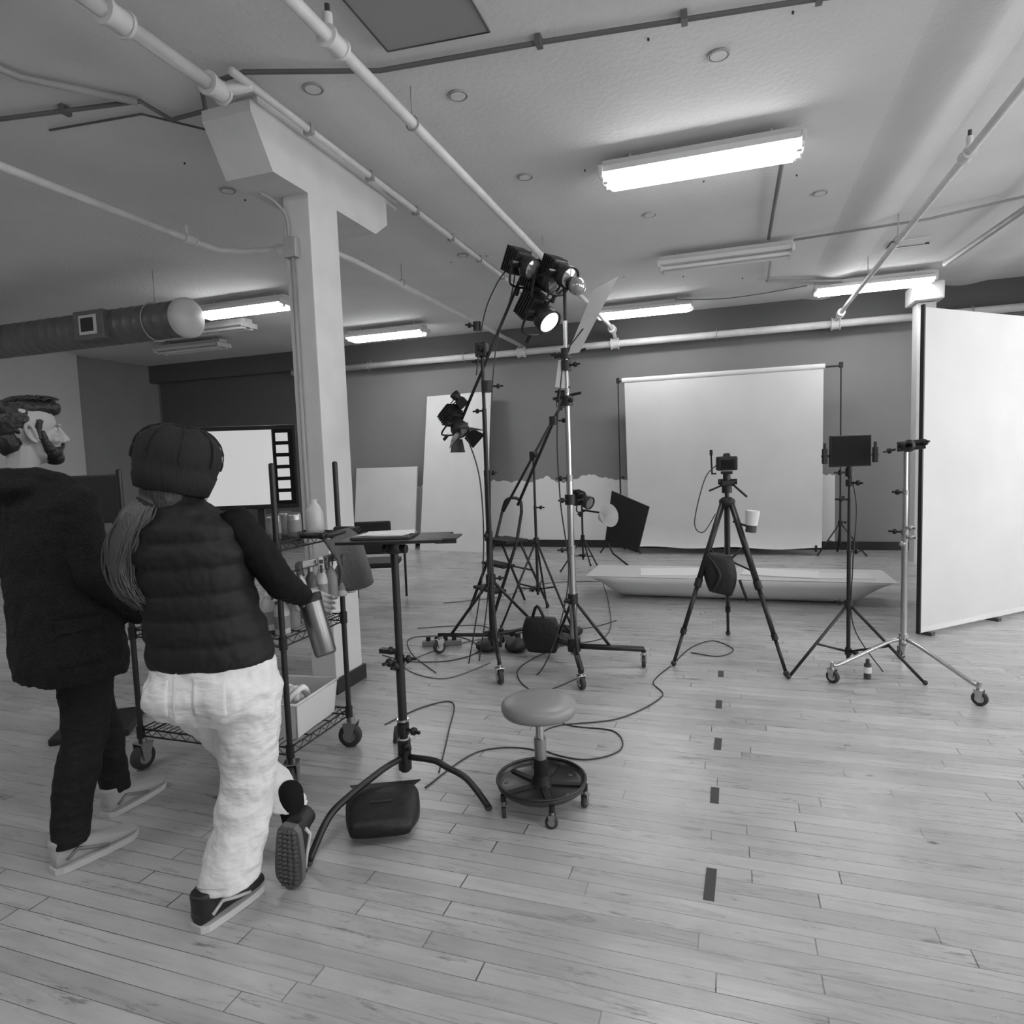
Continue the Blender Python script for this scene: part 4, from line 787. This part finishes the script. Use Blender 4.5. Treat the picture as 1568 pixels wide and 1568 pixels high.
for k in range(130):
    a=random.uniform(0,6.28); rr=.72+.5*random.random(); w_=[.022,.040,.052,.046,.036,.026]
    off=IL*math.cos(a)*rr+TC*math.sin(a)*rr*.7; ph=random.uniform(0,6)
    mb.tube([p+off*w_[i]+IL*.010*math.sin(ph+i*1.7)+V((0,0,random.uniform(-.02,.02)))*(i>0) for i,p in enumerate(path)],[.003,.0038,.004,.0034,.0026,.0008],HAIRL,seg=5,smooth=4)
mb.tube([base+IL*.01+TC*.01+V((0,0,-.01)),base+IL*.022+TC*.018+V((0,0,-.026))],.034,BEANIE,seg=14)
mb.done('ponytail',wo)
mb=MB(); a=V((-1.43,2.02,.80)); b=V((-1.50,2.03,1.02)); dd=(b-a).normalized()
mb.lathe([(0,0),(.036,0),(.04,.01),(.043,.2),(.044,.215),(.04,.225),(0,.225)],a,mat('tumbler_steel',0.2,0.3,0.9),axis=dd,seg=28); mb.lathe([(.045,.2),(.046,.232),(.0,.235)],a,BLACKP,axis=dd,seg=28); mb.done('tumbler',wo)
# ---------------- man
ma=empty('man'); mf=V((.22,.975,0)).normalized(); mr=V((mf.y,-mf.x,0))
def MP(c,a,b): return (c,mr*a,mf*b)
mb=MB()
mb.loft([MP(V((-2.47,1.82,.72)),.225,.17),MP(V((-2.47,1.82,.80)),.235,.178),MP(V((-2.475,1.82,.95)),.225,.168),MP(V((-2.48,1.81,1.12)),.23,.158),MP(V((-2.485,1.80,1.27)),.238,.15),MP(V((-2.49,1.79,1.38)),.225,.13),MP(V((-2.495,1.785,1.45)),.14,.10),MP(V((-2.50,1.785,1.50)),.09,.085)],JACKET,seg=36,pw=2.4)
mb.ball((-2.51,1.70,1.46),(.13,.085,.05),JACKET); mb.tube([(-2.61,1.76,1.49),(-2.56,1.69,1.50),(-2.47,1.69,1.50),(-2.40,1.77,1.49),(-2.41,1.86,1.44)],.030,JACKET,smooth=5,seg=12)
mb.capsule((-2.29,1.76,1.385),(-2.235,1.77,1.13),.078,.068,JACKET); mb.capsule((-2.235,1.77,1.13),(-2.26,1.95,.95),.068,.055,JACKET)
mb.capsule((-2.70,1.84,1.385),(-2.74,1.84,1.13),.078,.068,JACKET); mb.capsule((-2.74,1.84,1.13),(-2.66,2.02,.96),.068,.055,JACKET)
jk=blob(mb,'jacket',ma,.009,disp=.022,smooth=3)
patch('jacket_pocket',ma,(-2.27,1.70,.88),(.3,1,0),(0,0,1),.15,.15,JACKET,jk,.005,.008); patch('jacket_pocket_flap',ma,(-2.265,1.70,.95),(.3,1,0),(0,0,1),.165,.045,JACKET,jk,.012,.008)
hand('hand_right',ma,(-2.262,1.965,.935),(-.05,.7,-.7),(-1,0,-.2),1,.6); hand('hand_left',ma,(-2.655,2.035,.945),(.05,.7,-.7),(1,0,-.2),-1,.6)
mb=MB()
mb.loft([MP(V((-2.47,1.83,.95)),.17,.12),MP(V((-2.48,1.84,.85)),.19,.13),MP(V((-2.49,1.85,.76)),.18,.12)],JEANS,seg=28)
mb.loft([MP(V((-2.40,1.83,.88)),.10,.115),MP(V((-2.40,1.825,.70)),.093,.10),MP(V((-2.405,1.81,.50)),.077,.082),MP(V((-2.41,1.76,.35)),.073,.079),MP(V((-2.415,1.725,.18)),.062,.066),MP(V((-2.418,1.715,.09)),.062,.066)],JEANS,seg=24)
mb.loft([MP(V((-2.57,1.87,.88)),.10,.115),MP(V((-2.585,1.93,.70)),.09,.098),MP(V((-2.60,2.01,.50)),.072,.077),MP(V((-2.605,2.04,.35)),.068,.074),MP(V((-2.61,2.07,.18)),.057,.06),MP(V((-2.61,2.08,.09)),.056,.06)],JEANS,seg=24)
blob(mb,'jeans',ma,.008,disp=.020,smooth=3)
shoe('shoe_right',ma,(-2.435,1.655,.001),(.22,1,0),(0,0,1),SHOEL,SOLEW,L=.31,w=.05); shoe('shoe_left',ma,(-2.60,2.01,.001),(-.02,1,0),(0,0,1),SHOEL,SOLEW,L=.31,w=.05)
P,R=head('man',ma,(-2.525,1.785,1.665),(.40,.917,.02),s=1.06)
mb=MB()
mb.ball(P(0,-.026,.03),[.079,.092,.086],HAIRD,R,24,16); mb.ball(P(0,-.060,-.035),[.062,.045,.055],HAIRD,R)
mb.ball(P(0,.0,.082),[.070,.098,.044],HAIRD,R,24,14); mb.ball(P(0,.062,.086),[.058,.042,.034],HAIRD,R); mb.ball(P(0,-.06,.07),[.06,.05,.045],HAIRD,R)
for sg in(-1,1): mb.tube([P(sg*.072,.02,.04),P(sg*.074,.012,.0),P(sg*.072,.014,-.03)],[.014,.010,.008],HAIRD)
blob(mb,'hair',ma,.004,disp=.014,smooth=1,t=tex2)
mb=MB()
for k in range(120):
    a=random.uniform(-.055,.055); b=random.uniform(-.07,.06); z=.095+.022*(1-(a/.07)**2)*(1-(b/.12)**2)
    mb.tube([P(a,b,z),P(a*1.1,b+.02,z+.012),P(a*1.15+random.uniform(-.01,.01),b+.045,z+.004)],[.003,.003,.001],HAIRD,seg=5,smooth=2)
mb.done('hair_strands',ma)
mb=MB(); mb.ball(P(0,.05,-.075),[.058,.048,.036],HAIRD,R,20,14); mb.ball(P(0,.068,-.095),[.04,.034,.03],HAIRD,R)
for sg in(-1,1): mb.tube([P(sg*.072,.022,.0),P(sg*.070,.03,-.035),P(sg*.055,.045,-.07)],[.01,.014,.02],HAIRD)
mb.tube([P(-.028,.088,-.06),P(0,.1,-.048),P(.028,.088,-.06)],.006,HAIRD); blob(mb,'beard',ma,.005,disp=.006,smooth=1,t=tex2)
# ---------------------------------------------------------------- world: daylight through the right-hand windows
w=bpy.data.worlds.new('world'); scene.world=w; w.use_nodes=True; bg=w.node_tree.nodes['Background']; bg.inputs[0].default_value=(1,1,1,1); bg.inputs[1].default_value=4.2
